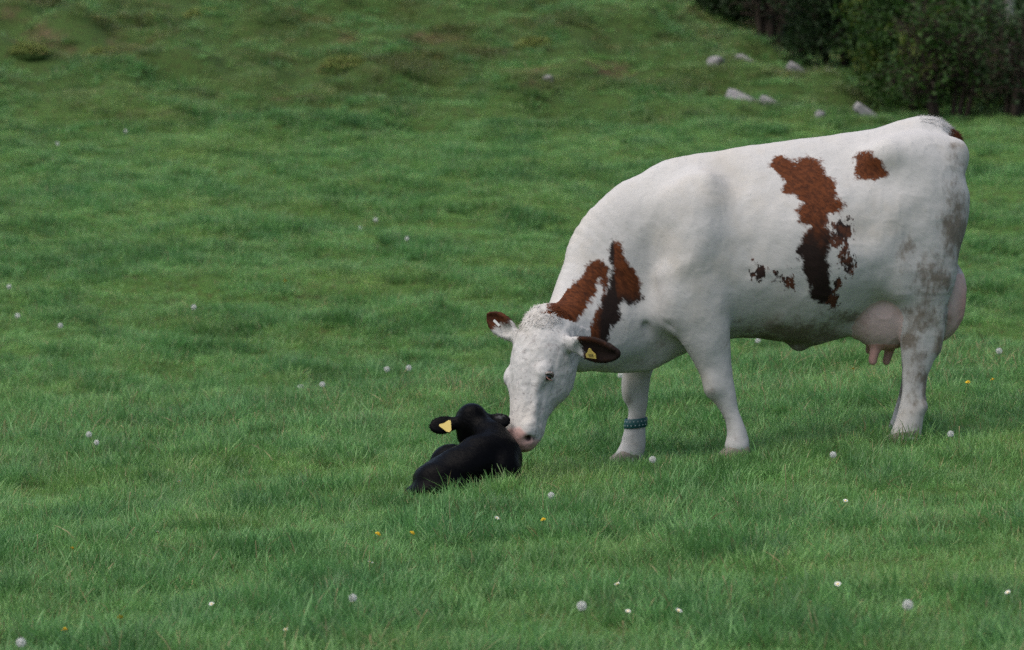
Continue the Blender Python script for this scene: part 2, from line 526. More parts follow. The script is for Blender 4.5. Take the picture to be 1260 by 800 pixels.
tree('hedge_tree', 'dark tree deepest in the gap of the hedge', 'tree', 6.4, 40.0, 6.0, 1.7, 15000, LEAF_D, BARK_B, 3, .06, .10, 24, .08)
tree('hedge_tree', 'dark tree filling the hedge at the far right', 'tree', 9.2, 36.0, 6.0, 1.8, 15000, LEAF_D, BARK_B, 3, .06, .10, 25, .08)

# ---------------------------------------------------------------- limestone rocks on the bank
m = NT('limestone')
n = m.noise(m.obco(), 7, 6, .65)
c = m.mix(n, (.12, .115, .112), (.27, .262, .258))
c = m.mix(m.sm(m.noise(m.obco(), 3.5, 3), .55, .68), c, (.05, .055, .03))
STONE = m.done(m.bsdf(c, .9, .15, m.bump(n, .8, .03)))
def ball(r, seg=16, ring=10):
    V, Q = [], []
    for i in range(ring+1):
        t = np.pi*i/ring
        for j in range(seg):
            p = 2*np.pi*j/seg; V.append((r*np.sin(t)*np.cos(p), r*np.sin(t)*np.sin(p), r*np.cos(t)))
    for i in range(ring):
        for j in range(seg): Q.append((i*seg+j, i*seg+(j+1) % seg, (i+1)*seg+(j+1) % seg, (i+1)*seg+j))
    return np.array(V), np.array(Q)
def rock(label, x, y, size, rz, tilt=0., sink=.35, seed=1):
    v, q = ball(1., 14, 10)
    a = vnoise(v[:, 0]*1.6+seed, v[:, 1]*1.6, seed, v[:, 2]*1.6); b_ = vnoise(v[:, 0]*4, v[:, 1]*4, seed+5, v[:, 2]*4)
    v = v*(1+.28*a+.12*b_)[:, None]
    v = np.clip(v, -.85, .85)*np.array(size)/2*1.15
    o = obj('rock', make_mesh('rock', v, q, False), STONE)
    o.location = (x, y, gz(x, y)+size[2]*(.34-sink)); o.rotation_euler = (0, tilt, rz)
    tag(o, label, 'rock', 'limestone rocks on the bank')
rock('rounded pale rock at the upper left of the rocky slope', 2.52, 30.1, (.20, .22, .17), .3, .3, .32, 1)
rock('narrow slanting pale rock right of the rounded rock', 2.95, 30.9, (.36, .22, .17), 0, .6, .3, 2)
rock('long pale slab lying on the slope below the rounded rock', 2.80, 28.3, (.56, .36, .19), 0, .45, .3, 3)
rock('low end of the pale slab, stepping down to the right', 3.08, 28.1, (.34, .26, .15), 0, .5, .3, 4)
rock('slanting grey rock on the edge of the bank under the dark bush', 3.78, 32.3, (.56, .32, .17), 0, .62, .3, 5)
rock('small grey rock at the break of the bank edge', 4.02, 30.4, (.30, .25, .10), 0, .5, .3, 6)
rock('small pale stone right of the long slab', 3.39, 28.15, (.12, .12, .10), .5, .1, .25, 7)
rock('small pale stone lowest on the slope above the cow back', 3.55, 26.85, (.13, .12, .11), 1., .2, .25, 8)
rock('grey rib of rock at the right foot of the bank', 4.18, 27.0, (.56, .28, .14), 0, .6, .3, 9)
rock('little white stone alone on the middle of the bank', .43, 29.1, (.14, .12, .10), .2, 0, .25, 10)

# ---------------------------------------------------------------- grass
def grass_material():
    m = NT('grass_blade')
    pos = m.n('NewGeometry').outputs['Position']
    t = m.attr('tint')
    big = m.noise(pos, .55, 4, .6); mid = m.noise(pos, 2.3, 3, .6)
    c = m.mix(t, (.090, .228, .056), (.196, .372, .112))
    c = m.mix(m.sm(mid, .46, .74, 0, .8), c, m.mix(t, (.064, .186, .055), (.148, .305, .100)))     # bluer growth
    c = m.mix(m.sm(big, .48, .72, 0, .8), c, m.mix(t, (.128, .235, .044), (.212, .328, .078)))  # yellower growth
    sp = m.n('SeparateXYZ'); m.set(sp.inputs[0], pos)
    onb = m.sm(sp.outputs['Y'], 24, 31, 0, 1.0)
    c = m.mix(m.math('MULTIPLY', onb, m.sm(m.noise(pos, .9, 4, .65), .42, .62)), c, m.mix(t, (.095, .118, .030), (.185, .180, .060)))
    c = m.mix(m.attr('dry'), c, m.mix(t, (.26, .22, .09), (.38, .31, .16)))
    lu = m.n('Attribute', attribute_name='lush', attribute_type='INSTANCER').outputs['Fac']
    c = m.mix(m.sm(lu, -.05, .50), c, m.mix(1.0, c, (.68, .79, .79), 'MULTIPLY'))  # long tufts: bluer tint, also darkened in colour to suggest shadowed clumps
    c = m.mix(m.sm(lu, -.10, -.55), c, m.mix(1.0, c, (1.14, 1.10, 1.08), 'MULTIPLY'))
    rnd = m.n('ObjectInfo').outputs['Random']
    c = m.mix(1.0, c, m.mix(rnd, (.62, .62, .62), (1.25, 1.25, 1.25)), 'MULTIPLY')
    b = m.bsdf(c, .40, .35)
    tr = m.n('BsdfTranslucent'); m.set(tr.inputs['Color'], c)
    mx = m.n('MixShader', {'Fac': .42}); m.set(mx.inputs[1], b); m.set(mx.inputs[2], tr.outputs[0])
    return m.done(mx.outputs[0])
GRASS = grass_material()

def blades(n, rad, hmin, hmax, lean, width, r, dryp=.03):
    """V, quads, tris and per-vertex tint / dry for n curved tapering blades"""
    a = r.uniform(0, 6.283, n); q = rad*np.sqrt(r.uniform(0, 1, n))
    root = np.stack([q*np.cos(a), q*np.sin(a), np.full(n, -.015)], 1)
    az = a+r.normal(0, 1.3, n); ln = r.uniform(hmin, hmax, n)
    le = np.abs(r.normal(lean, lean*.6, n)); cv = r.uniform(.1, .9, n)
    d = np.stack([np.cos(az), np.sin(az), 0*az], 1); sdv = np.stack([-np.sin(az+r.normal(0, .7, n)), np.cos(az), 0*az], 1)
    w = width*r.uniform(.6, 1.25, n)
    P = []
    for t, ww in ((0, .8), (.38, 1.), (.72, .7), (1., 0.)):
        hz = le*t+cv*t*t*.7; vz = t-.32*cv*t*t-.18*le*t
        c = root+d*(ln*hz)[:, None]+np.array([0, 0, 1.])*(ln*vz)[:, None]
        if ww: P += [c-sdv*(w*ww/2)[:, None], c+sdv*(w*ww/2)[:, None]]
        else: P.append(c)
    V = np.stack(P, 1).reshape(-1, 3)
    k = np.arange(n)*7
    Q = np.concatenate([np.stack([k, k+1, k+3, k+2], 1), np.stack([k+2, k+3, k+5, k+4], 1)])
    T = np.stack([k+4, k+5, k+6], 1)
    ti = np.clip(r.normal(.5, .28, n), 0, 1); dr = (r.uniform(0, 1, n) < dryp)*1.
    return V, Q, T, np.repeat(ti, 7), np.repeat(dr, 7)

src = bpy.data.collections.new('grass_sources')
specs = [(110, .125, .030, .070, .46, .0025, .07)]*4+[(110, .105, .040, .090, .40, .0026, .06)]*3+[(110, .07, .042, .090, .33, .0026, .02)]*3+[(50, .10, .05, .11, .6, .0024, .30)]
for i, (n, rad, h0, h1, le, wd, dp) in enumerate(specs):
    V, Q, T, ti, dr = blades(n, rad, h0, h1, le, wd, np.random.default_rng(100+i), dp)
    me = make_mesh('grass_tuft_%02d' % i, V, [Q, T], True, {'tint': ti, 'dry': dr})
    me.materials.append(GRASS)
    src.objects.link(bpy.data.objects.new('grass_tuft_%02d' % i, me))

def scatter(x0f, x1f, y0, y1, step, r):
    P = []
    y = y0
    while y < y1:
        x0, x1 = x0f(y), x1f(y); n = int((x1-x0)/step)
        P.append(np.stack([x0+(np.arange(n)+r.uniform(0, 1, n))*step, y+r.uniform(0, step, n)], 1)); y += step
    return np.concatenate(P)
r = np.random.default_rng(5)
half = lambda y: .1335*(y+17.5)*1.02
P = [scatter(lambda y: -half(y)-1.3, lambda y: half(y)+1.3, -6.6, 5.6, .086, r),
     scatter(lambda y: -half(y)-1.0, lambda y: half(y)+1.0, 5.6, 16, .102, r),
     scatter(lambda y: -half(y)-1.2, lambda y: half(y)+1.2, 16, 27, .118, r),
     scatter(lambda y: -half(y)-1.5, lambda y: half(y)+1.5, 27, 46, .145, r)]
zone = np.concatenate([np.full(len(p), i) for i, p in enumerate(P)]); P = np.concatenate(P)
CALF = (-.19, -.92)
gx_, gy_ = P[:, 0], P[:, 1]
keep = ~((np.abs((gx_-CALF[0]+.02)/.22)**2+np.abs((gy_-CALF[1]-.03)/.15)**2) < 1)
bankm = sst(25, 31, gy_)
worn = vnoise(gx_*.8, gy_*.8, 55)*.6+vnoise(gx_*2.2, gy_*2.2, 56)*.4
keep &= ~((worn > .26) & (r.uniform(0, 1, len(P)) < bankm*.7))
P, zone, bankm = P[keep], zone[keep], bankm[keep]; gx_, gy_ = P[:, 0], P[:, 1]
ex = np.concatenate([np.stack([r.uniform(-.17, .0, 16), r.uniform(-1.20, -1.13, 16)], 1), np.stack([r.uniform(-.42, .10, 16), r.uniform(-1.20, -1.08, 16)], 1)])   # rank grass in front of the calf
P = np.concatenate([P, ex]); zone = np.concatenate([zone, np.zeros(len(ex))]); bankm = np.concatenate([bankm, np.zeros(len(ex))]); gx_, gy_ = P[:, 0], P[:, 1]
N = len(P)
lush = vnoise(gx_*1.4, gy_*1.2, 51)*.38+vnoise(gx_*3.8, gy_*3.2, 52)*.55+vnoise(gx_*8.5, gy_*7, 53)*.40       # where the grass grows long
hoofs = [(1.01, -.27, -.1), (.52, .0, .4), (1.78, -.20, -.35), (1.80, .27, -.3)]
u = r.uniform(0, 1, N)
pick = np.where(lush > .26, 7+r.integers(0, 3, N), np.where(lush > -.05, 4+r.integers(0, 3, N), r.integers(0, 4, N)))
pick = np.where(u < .14, r.integers(4, 10, N), pick)
pick = np.where((u > .985) | ((vnoise(gx_*.6, gy_*.6, 58) > .45) & (u > .9)), 10, pick)
pick = np.where((gy_ > 2.4) & (gy_ < 4.7) & (vnoise(gx_*.7, gy_*.5, 59) > -.25+.12*gx_) & (r.uniform(0, 1, N) < .40), 10, pick)
scl = r.uniform(.75, 1.2, N)*(1.02+.62*np.clip(lush, -.6, .9))*np.where(zone >= 2, 1.12, 1.)*np.where(zone == 3, 1.1, 1.)
scl *= np.where((gy_ > 2.2) & (gy_ < 4.6), 1.12, 1.)
for hx, hy, hk in hoofs: scl *= 1-hk*np.exp(-((gx_-hx)**2+(gy_-hy)**2)/.03)
scl *= 1-.45*np.exp(-((gx_-CALF[0]+.04)**2/.05+(gy_-CALF[1]+.24)**2/.006))
gzv = ground_z(gx_, gy_)
wl = .25*vnoise(gx_*.9, gy_*.9, 61)
rot = np.stack([r.normal(0, .16, N)+wl, r.normal(0, .16, N)+.2*vnoise(gx_*1.1, gy_*1.1, 62), r.uniform(0, 6.283, N)], 1)
pick[-32:] = 7+np.arange(32) % 3; scl[-32:-16] = r.uniform(1.5, 2.1, 16); scl[-16:] = r.uniform(.45, .65, 16)
hgt = scl*r.uniform(.8, 1.15, N)
pme = bpy.data.meshes.new('grass_points')
pme.vertices.add(N)
pme.vertices.foreach_set('co', np.stack([gx_, gy_, gzv-.006], 1).astype(np.float32).ravel())
for nm, ty, da, key in (('rot', 'FLOAT_VECTOR', rot, 'vector'), ('scl', 'FLOAT_VECTOR', np.stack([scl, scl, hgt], 1), 'vector'), ('pick', 'INT', pick, 'value'), ('lush', 'FLOAT', lush, 'value')):
    at = pme.attributes.new(nm, ty, 'POINT')
    at.data.foreach_set(key, np.asarray(da, np.int32 if ty == 'INT' else np.float32).ravel())
pme.update()
grass = bpy.data.objects.new('grass', pme); COL.objects.link(grass)
tag(grass, 'green pasture grass covering the whole meadow', 'grass', kind='stuff')
ng = bpy.data.node_groups.new('grass_scatter', 'GeometryNodeTree')
ng.interface.new_socket('Geometry', in_out='INPUT', socket_type='NodeSocketGeometry')
ng.interface.new_socket('Geometry', in_out='OUTPUT', socket_type='NodeSocketGeometry')
gi = ng.nodes.new('NodeGroupInput'); go = ng.nodes.new('NodeGroupOutput')
ci = ng.nodes.new('GeometryNodeCollectionInfo'); ci.inputs['Collection'].default_value = src
ci.inputs['Separate Children'].default_value = True; ci.inputs['Reset Children'].default_value = True
ip = ng.nodes.new('GeometryNodeInstanceOnPoints'); ip.inputs['Pick Instance'].default_value = True
def named(nm, ty):
    n = ng.nodes.new('GeometryNodeInputNamedAttribute'); n.data_type = ty; n.inputs['Name'].default_value = nm
    return [o for o in n.outputs if o.enabled and o.name == 'Attribute'][0]
ng.links.new(gi.outputs[0], ip.inputs['Points']); ng.links.new(ci.outputs[0], ip.inputs['Instance'])
ng.links.new(named('pick', 'INT'), ip.inputs['Instance Index'])
ng.links.new(named('rot', 'FLOAT_VECTOR'), ip.inputs['Rotation']); ng.links.new(named('scl', 'FLOAT_VECTOR'), ip.inputs['Scale'])
ng.links.new(ip.outputs[0], go.inputs[0])
grass.modifiers.new('scatter', 'NODES').node_group = ng

# rough tussocks on the bank
m = NT('tussock_blade')
c = m.mix(m.attr('tint'), (.090, .135, .026), (.165, .20, .050))
c = m.mix(m.attr('dry'), c, (.24, .20, .08))
TUSS = m.done(m.bsdf(c, .6, .15))
for i, (x, y, s, lb) in enumerate(((.31, 31.5, .27, 'rounded yellowish tussock in the middle of the bank'), (-2.06, 30.2, .32, 'broad dark tussock left of the middle of the bank'),
                                   (-4.13, 34.1, .28, 'tussock near the top edge left of centre'), (-6.07, 30.9, .26, 'low tussock at the left edge of the bank'), (-5.11, 30.9, .28, 'tussock right of the one at the left edge'))):
    r2 = np.random.default_rng(300+i)
    V, Q, T, ti, dr = blades(1500, s*.9, .08, .17, .40, .006, r2, .06)
    d2 = (V[:, 0]**2+V[:, 1]**2)/s**2
    V[:, 2] += s*.40*np.sqrt(np.clip(1.02-d2, 0, 1))
    me = make_mesh('tussock', V, [Q, T], True, {'tint': ti, 'dry': dr})
    root = empty('tussock', (x, y, gz(x, y)-.07), 0, label=lb, cat='tussock', group='tussocks on the bank')
    obj('blades', me, TUSS, root)
    v, q = ball(1., 16, 8); v = v*np.array([s*.95, s*.95, s*.40])*(1+.1*vnoise(v[:, 0]*3, v[:, 1]*3, i))[:, None]
    obj('mound', make_mesh('mound', v, q), TURF, root)

# dead straw and seed stalks standing above the sward
r3 = np.random.default_rng(77); b = MB()
pts = np.concatenate([np.stack([r3.uniform(-2.9, 2.9, 90), r3.normal(3.2, .7, 90)], 1), np.stack([r3.uniform(-2.7, 2.7, 80), r3.uniform(-6, 3, 80)], 1)])
for x, y in pts:
    h = r3.uniform(.06, .14); az = r3.uniform(0, 6.28); le = abs(r3.normal(.25, .25))
    z = gz(x, y)
    b.tube([(x+np.cos(az)*le*h*t*t, y+np.sin(az)*le*h*t*t, z+h*t) for t in (0, .4, .75, 1)], [.0014, .0013, .0011, .0018 if r3.uniform() < .5 else .0007], 4)
m = NT('straw'); STRAW = m.done(m.bsdf(m.mix(m.noise(m.obco(), 3), (.16, .13, .06), (.30, .25, .14)), .8, .15))
tag(obj('dry_stalks', b.mesh('dry_stalks'), STRAW), 'thin dead straw stalks standing above the grass', 'stalks', kind='stuff')

# ---------------------------------------------------------------- the cow
COW_AT, COW_RZ = (1.37, 0, 0), R(8)     # cow frame: +x towards the tail, +y its far (right) side, z up
cow = empty('cow', COW_AT, COW_RZ, label='large white cow with red-brown patches bending down to nuzzle a calf', cat='cow')

hA = np.array([-.2100, -.3426, -.9157]); hD = np.array([-.7420, -.5540, .3775]); hS = np.array([-.6367, .7587, -.1379])
hO = np.array([-1.3535, -.365, .611]); SA = .955
def H(a, d, s): return hO+hA*(a*SA)+hD*d+hS*s      # head frame: along the face, out of the forehead, sideways
HM = np.array([hA, hD, hS])

sd = SDF()
sd.barrel([(-.84, 1.02, .66, .07), (-.77, 1.235, .56, .14), (-.68, 1.312, .50, .20), (-.58, 1.335, .485, .25), (-.44, 1.355, .50, .28),
           (-.30, 1.382, .507, .315), (-.14, 1.405, .488, .345), (-.05, 1.415, .470, .355), (.09, 1.427, .515, .36),
           (.25, 1.453, .575, .345), (.38, 1.487, .64, .31), (.50, 1.510, .74, .27), (.59, 1.490, .85, .22), (.645, 1.42, .96, .15), (.675, 1.33, 1.05, .1)])
# neck, from the chest down to behind the poll, bending to the near side
sd.chain([(-.50, 0, .93, .22, .37), (-.66, 0, .885, .195, .395), (-.80, -.015, .805, .165, .375), (-.93, -.055, .695, .14, .305),
          (-1.05, -.125, .605, .125, .225), (-1.14, -.205, .555, .115, .17), (-1.22, -.28, .545, .105, .135)], k=.10)
sd.chain([(-.60, 0, .56, .07, .07), (-.74, -.02, .45, .05, .075), (-.87, -.04, .43, .04, .075), (-.99, -.10, .44, .045, .065), (-1.08, -.17, .455, .05, .05)], k=.09)  # dewlap
# shoulders, hooks, pins, loin, tail head
for s in (-1, 1):
    sd.ell((-.60, .17*s, .98), (.17, .095, .25), k=.10)
    sd.ell((-.64, .18*s, .70), (.13, .09, .15), k=.09)
    sd.ell((.33, .205*s, 1.335), (.12, .06, .06), k=.12)
    sd.ell((.62, .115*s, 1.33), (.07, .05, .075), k=.07)
    sd.chain([(.32, .20*s, 1.37, .03, .03), (.47, .15*s, 1.39, .03, .03), (.63, .12*s, 1.35, .03, .03)], k=.09)
    sd.ell((.485, .17*s, 1.12), (.19, .115, .27), k=.09)
sd.ell((.55, 0, 1.448), (.085, .05, .05), k=.06)
sd.ell((.17, -.375, 1.10), (.10, .05, .15), k=.09, sub=True)     # hollow in front of the hook
sd.ell((.17, .345, 1.10), (.10, .05, .15), k=.09, sub=True)
sd.ell((-.36, -.378, 1.02), (.07, .05, .22), k=.09, sub=True)    # behind the shoulder blade
sd.ell((-.79, -.25, .88), (.05, .07, .20), k=.10, sub=True)      # in front of the shoulder
# creases: behind the elbow, flank fold
sd.chain([(-.375, -.325, .80, .02, .02), (-.372, -.31, .68, .022, .02), (-.385, -.275, .56, .02, .018)], k=.045, sub=True)
# chest folds in front of the near leg, shoulder-blade edge, hip and rib relief
sd.chain([(-.70, -.20, .62, .012, .012), (-.685, -.235, .57, .012, .012), (-.65, -.235, .50, .010, .010)], k=.035, sub=True)
sd.chain([(-.80, -.16, .58, .010, .010), (-.76, -.165, .50, .012, .012), (-.70, -.15, .44, .010, .010)], k=.03, sub=True)
sd.chain([(-.53, -.165, 1.20, .03, .03), (-.55, -.215, 1.08, .03, .03), (-.60, -.245, .88, .03, .03)], k=.12)
# fore legs
sd.chain([(-.60, -.19, .82, .085, .15), (-.575, -.205, .70, .09, .145), (-.552, -.205, .60, .085, .128), (-.522, -.20, .50, .075, .104), (-.495, -.195, .42, .062, .085),
          (-.474, -.195, .345, .053, .072), (-.455, -.195, .285, .05, .064), (-.428, -.195, .21, .038, .043), (-.403, -.197, .147, .036, .038),
          (-.385, -.2, .08, .043, .047), (-.385, -.2, .035, .052, .056)], k=.05)
sd.chain([(-.66, .19, .82, .085, .15), (-.70, .185, .66, .085, .125), (-.755, .165, .48, .07, .09), (-.781, .155, .34, .055, .067), (-.781, .15, .22, .045, .053),
          (-.785, .15, .154, .039, .044), (-.792, .15, .087, .041, .048), (-.803, .15, .008, .048, .056), (-.822, .15, -.045, .054, .063)], k=.05)
sd.ell((-.505, -.20, .315), (.03, .046, .055), k=.04)
sd.ell((-.83, .15, .27), (.025, .042, .06), k=.04)
# hind legs
for s, o in ((-1, 0.), (1, .095)):
    sd.chain([(.49+o*.2, .155*s, 1.15, .11, .175), (.477+o*.4, .18*s, .97, .12, .165), (.470+o*.7, .195*s, .80, .105, .15), (.462+o, .20*s, .67, .078, .115), (.458+o, .20*s, .59, .064, .102),
              (.457+o, .20*s, .50, .054, .092), (.448+o, .20*s, .42, .047, .076), (.437+o, .20*s, .355, .042, .060), (.430+o, .20*s, .27, .039, .054), (.419+o, .203*s, .185, .045, .059),
              (.403+o, .206*s, .11, .05, .064), (.388+o, .21*s, .055, .056, .072)], k=.06)
    sd.chain([(.52+o, .2*s, .68, .03, .03), (.535+o, .20*s, .56, .022, .022), (.528+o, .2*s, .465, .026, .026)], k=.05)
    sd.ell((.345+o, .23*s, .80), (.07, .07, .10), k=.10)         # stifle
    sd.ell((.468+o, .205*s, .20), (.02, .03, .022), k=.03)       # dew claws
# udder
sd.ell((.325, -.105, .64), (.185, .12, .185), k=.016)
sd.ell((.33, .10, .645), (.17, .115, .175), k=.03)
sd.ell((.545, -.09, .695), (.155, .115, .215), k=.016)
sd.ell((.545, .085, .70), (.145, .11, .205), k=.03)
sd.chain([(.02, -.03, .53, .05, .04), (.12, -.06, .57, .06, .05), (.24, -.08, .60, .07, .06)], k=.08)
for x, y, zt in ((.255, -.125, .394), (.335, -.06, .384), (.29, .10, .425), (.48, -.07, .45), (.48, .08, .45)):
    sd.chain([(x+.02, y, zt+.09, .026, .026), (x+.01, y, zt+.05, .020, .020), (x, y, zt+.012, .0145, .0145)], k=.02)
sd.ell((-.06, 0, .472), (.035, .025, .03), k=.05)                # navel fold
# tail, hanging close behind the pins on the far side
sd.chain([(.53, 0, 1.462, .045, .04), (.625, .0, 1.438, .036, .036), (.685, .01, 1.36, .028, .028), (.682, .04, 1.22, .023, .023), (.665, .07, 1.0, .02, .02), (.655, .10, .82, .018, .018), (.645, .11, .66, .02, .02)], k=.03)
# head
hc = [(-.03, -.085, .080, .075), (.04, -.095, .112, .110), (.12, -.105, .135, .130), (.21, -.112, .122, .137), (.29, -.110, .100, .122), (.37, -.098, .080, .098), (.45, -.085, .071, .080), (.505, -.080, .076, .074), (.535, -.084, .070, .062)]
sd.chain([tuple(H(a, d, 0))+(w, h) for a, d, w, h in hc], k=.06, side=hS)
for s in (-1, 1):
    sd.ell(H(.19, -.185, .062*s), (.115, .075, .042), k=.06, M=HM)     # cheek
    sd.ell(H(.245, -.035, .098*s), (.042, .032, .026), k=.035, M=HM)   # brow
    sd.ell(H(.262, -.052, .128*s), (.022, .016, .018), k=.012, M=HM, sub=True)
    sd.ell(H(.505, -.052, .052*s), (.045, .035, .030), k=.025, M=HM)   # nose wing
    sd.ell(H(.553, -.050, .058*s), (.014, .014, .016), k=.010, M=HM, sub=True)   # nostril
    sd.ell(H(.548, -.072, .072*s), (.008, .014, .008), k=.008, M=HM, sub=True)
    sd.chain([tuple(H(.36, -.135, .10*s))+(.004, .004), tuple(H(.45, -.135, .082*s))+(.005, .005), tuple(H(.53, -.122, .07*s))+(.005, .005)], k=.015, side=hD, sub=True)       # mouth corner
    sd.chain([tuple(H(.30, -.03, .075*s))+(.014, .012), tuple(H(.38, -.045, .066*s))+(.010, .010), tuple(H(.46, -.055, .062*s))+(.01, .01)], k=.03, side=hS)
sd.ell(H(.55, -.085, 0), (.008, .004, .02), k=.015, M=HM, sub=True)
sd.chain([tuple(H(.555, -.128, -.05))+(.004, .004), tuple(H(.572, -.125, 0))+(.004, .004), tuple(H(.555, -.128, .05))+(.004, .004)], k=.012, side=hD, sub=True)
sd.ell(H(-.02, -.06, 0), (.05, .05, .075), k=.04, M=HM)             # poll
sd.ell(H(.47, -.145, 0), (.06, .03, .05), k=.03, M=HM)              # chin
def ear(base, tip, face, wid, rootl, tipw):
    base = np.array(base); tip = np.array(tip)
    ax = tip-base; L = np.linalg.norm(ax); ax /= L
    f = np.array(face, float); f -= ax*(f@ax); f /= np.linalg.norm(f); w = np.cross(f, ax)
    M = np.array([ax, w, f])
    sd.chain([tuple(base-ax*rootl)+(.030, .034), tuple(base-ax*rootl*.4)+(.028, .026), tuple(base+ax*.03)+(.036, .022)], k=.03, side=w)
    prof = ((-.03, .60), (.15, .86), (.38, 1.0), (.60, .97), (.80, .72), (.93, tipw), (1.0, tipw*.4))
    sd.chain([tuple(base+ax*L*t-f*.012*t*t)+(wid*p, .019) for t, p in prof], k=.02, side=w)
    sd.chain([tuple(base+ax*L*t+f*(.026-.012*t*t))+(wid*p*.72, .026) for t, p in prof[1:6]], k=.012, side=w, sub=True)
    return base, ax, f, w, L
EARN = ear((-1.163, -.460, .517), (-1.005, -.590, .478), np.array([-.25, -.85, -.42]), .066, .11, .46)
EARF = ear((-1.425, -.250, .558), (-1.525, -.215, .640), np.array([-.35, -.95, -.1]), .054, .07, .30)

CV, CQ = sd.mesh((-1.66, -.78, -.12), (.84, .48, 1.62), .0078)

def coat_attrs(V):
    x, y, z = V[:, 0], V[:, 1], V[:, 2]
    q = (V-hO) @ HM.T; q[:, 0] /= SA
    a, d, s = q[:, 0], q[:, 1], q[:, 2]
    head = (a > -.045) & (np.abs(s) < .165) & (d > -.275+.3*np.maximum(-a, 0)) & (a < .62)
    polys = [
     [(-1.31, .60), (-1.245, .735), (-1.180, .825), (-1.160, .80), (-1.178, .75), (-1.154, .752), (-1.091, .806), (-1.05, .862), (-.994, .876), (-.966, .841), (-.973, .759), (-.994, .725), (-1.015, .787), (-1.029, .732), (-1.091, .664), (-1.146, .602), (-1.202, .59)],
     [(-.966, .937), (-.946, .971), (-.918, .944), (-.897, .882), (-.862, .834), (-.827, .758), (-.82, .696), (-.862, .669), (-.91, .696), (-.931, .648), (-.91, .607), (-.966, .573), (-.987, .498), (-1.084, .523), (-1.049, .608), (-1.008, .704), (-.973, .752), (-.959, .841)],
     [(-1.186, .60), (-1.160, .60), (-1.10, .535), (-1.155, .540)],
     [(-.23, 1.291), (-.215, 1.336), (-.177, 1.344), (-.138, 1.321), (-.085, 1.313), (-.054, 1.336), (-.001, 1.321), (.015, 1.276), (.053, 1.215), (.061, 1.148), (.085, 1.118), (.046, 1.088), (.001, 1.073), (-.022, 1.028), (.016, .983), (.001, .923), (-.014, .878), (.01, .818), (.033, .728), (.049, .682), (-.028, .683), (-.082, .698), (-.074, .751), (-.113, .804), (-.144, .924), (-.114, .984), (-.083, 1.029), (-.137, 1.052), (-.145, 1.104), (-.115, 1.134), (-.191, 1.179), (-.176, 1.224), (-.199, 1.261)],
     [(.137, 1.259), (.152, 1.342), (.205, 1.36), (.259, 1.326), (.283, 1.259), (.222, 1.221), (.168, 1.237)]]
    speck = [
     [(.001, 1.051), (.093, 1.058), (.116, .998), (.078, .938), (.117, .877), (.094, .817), (.048, .863), (.055, .923), (.009, .953)],
     [(.025, .818), (.064, .788), (.049, .727), (.057, .652), (.018, .668)],
     [(-.355, .82), (-.325, .865), (-.271, .842), (-.286, .79), (-.325, .79)],
     [(-.256, .834), (-.21, .819), (-.164, .826), (-.172, .781), (-.141, .743), (-.187, .751), (-.241, .789)]]
    ps = np.full(len(V), -.5)
    near = y < np.interp(x, [-1.30, -1.22, -1.14, -1.05, -.93, -.80], [-.33, -.255, -.175, -.095, -.03, 0])
    for p in polys: ps = np.where(near, np.maximum(ps, poly_sd(x, z, p)), ps)
    sp = np.full(len(V), -.5)
    for p in speck: sp = np.where(near, np.maximum(sp, poly_sd(x, z, p)), sp)
    # far side: patches of its own
    fn = vnoise(x*2.2+4, z*2.0, 31)
    ps = np.where(~near & (y > .08) & (z > .7) & (x > -.8), np.maximum(ps, .25*(fn-.35)), ps)
    t = poly_sd(x, z, [(.605, 1.405), (.645, 1.47), (.74, 1.44), (.74, 1.28), (.685, 1.28), (.655, 1.36)])
    ps = np.maximum(ps, np.where((y > -.10) & (y < .07), t, -.5))
    ps = np.maximum(ps, np.where((y > .05) & (y < .2), .035-np.hypot(x-.13, (z-1.40)*.7), -.5))
    ps = np.where(head, -.5, ps); sp = np.where(head, -.5, sp)
    # ears
    dark = np.zeros(len(V))
    for base, ax, f, w, L in (EARN, EARF):
        r = V-base; t = r@ax
        m_ = (t > .0) & (t < L*1.1) & (np.linalg.norm(r-t[:, None]*ax, axis=1) < .085)
        if base is EARN[0]: e = t-.028+.02*(r@w)/.05; dark = np.where(m_, .42+.40*sst(.02, -.01, r@f), dark)
        else: e = t-.052-.35*(r@w); dark = np.where(m_, .40, dark)
        ps = np.where(m_, np.maximum(ps, e), ps)
    # how far the red turns to black
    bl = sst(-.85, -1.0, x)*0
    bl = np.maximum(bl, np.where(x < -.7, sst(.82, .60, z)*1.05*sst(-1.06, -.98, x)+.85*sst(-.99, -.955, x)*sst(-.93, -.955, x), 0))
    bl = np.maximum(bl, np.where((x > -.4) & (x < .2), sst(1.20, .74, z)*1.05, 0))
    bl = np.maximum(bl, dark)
    # bare pink skin
    lim = .512+.9*np.maximum(np.abs(s)-.035, 0)-.3*np.minimum(d+.03, 0)*0
    pink = .75*sst(lim-.012, lim+.012, a)*sst(-.125, -.112, d)*sst(.080, .062, np.abs(s))*(a < .66)
    lip = sst(-.118, -.135, d)*sst(.53, .55, a)*(np.abs(s) < .09)*(d > -.17)*(a < .66)
    pink = np.maximum(pink, .35*lip)
    hole = np.zeros(len(V))  # nostril hollows, the dark of their inside painted into the colour
    for s0 in (-1, 1):
        for pa, pd, ps_, r_ in ((.553, -.050, .058, .0155), (.548, -.074, .072, .008)):
            hole = np.maximum(hole, sst(r_+.003, r_-.003, np.linalg.norm((q-np.array([pa, pd, ps_*s0]))*np.array([SA, 1, 1]), axis=1)))
    pink = np.maximum(pink, .45*sst(.03, .012, np.linalg.norm((q-np.array([.262, -.052, -.118]))*np.array([1, 1, 1]), axis=1)))
    ud = (x > .15)*sst(-.005, .015, .20-np.hypot(np.abs(y)-.09, 0)*1.0)*((z < .80) | (x > .60))
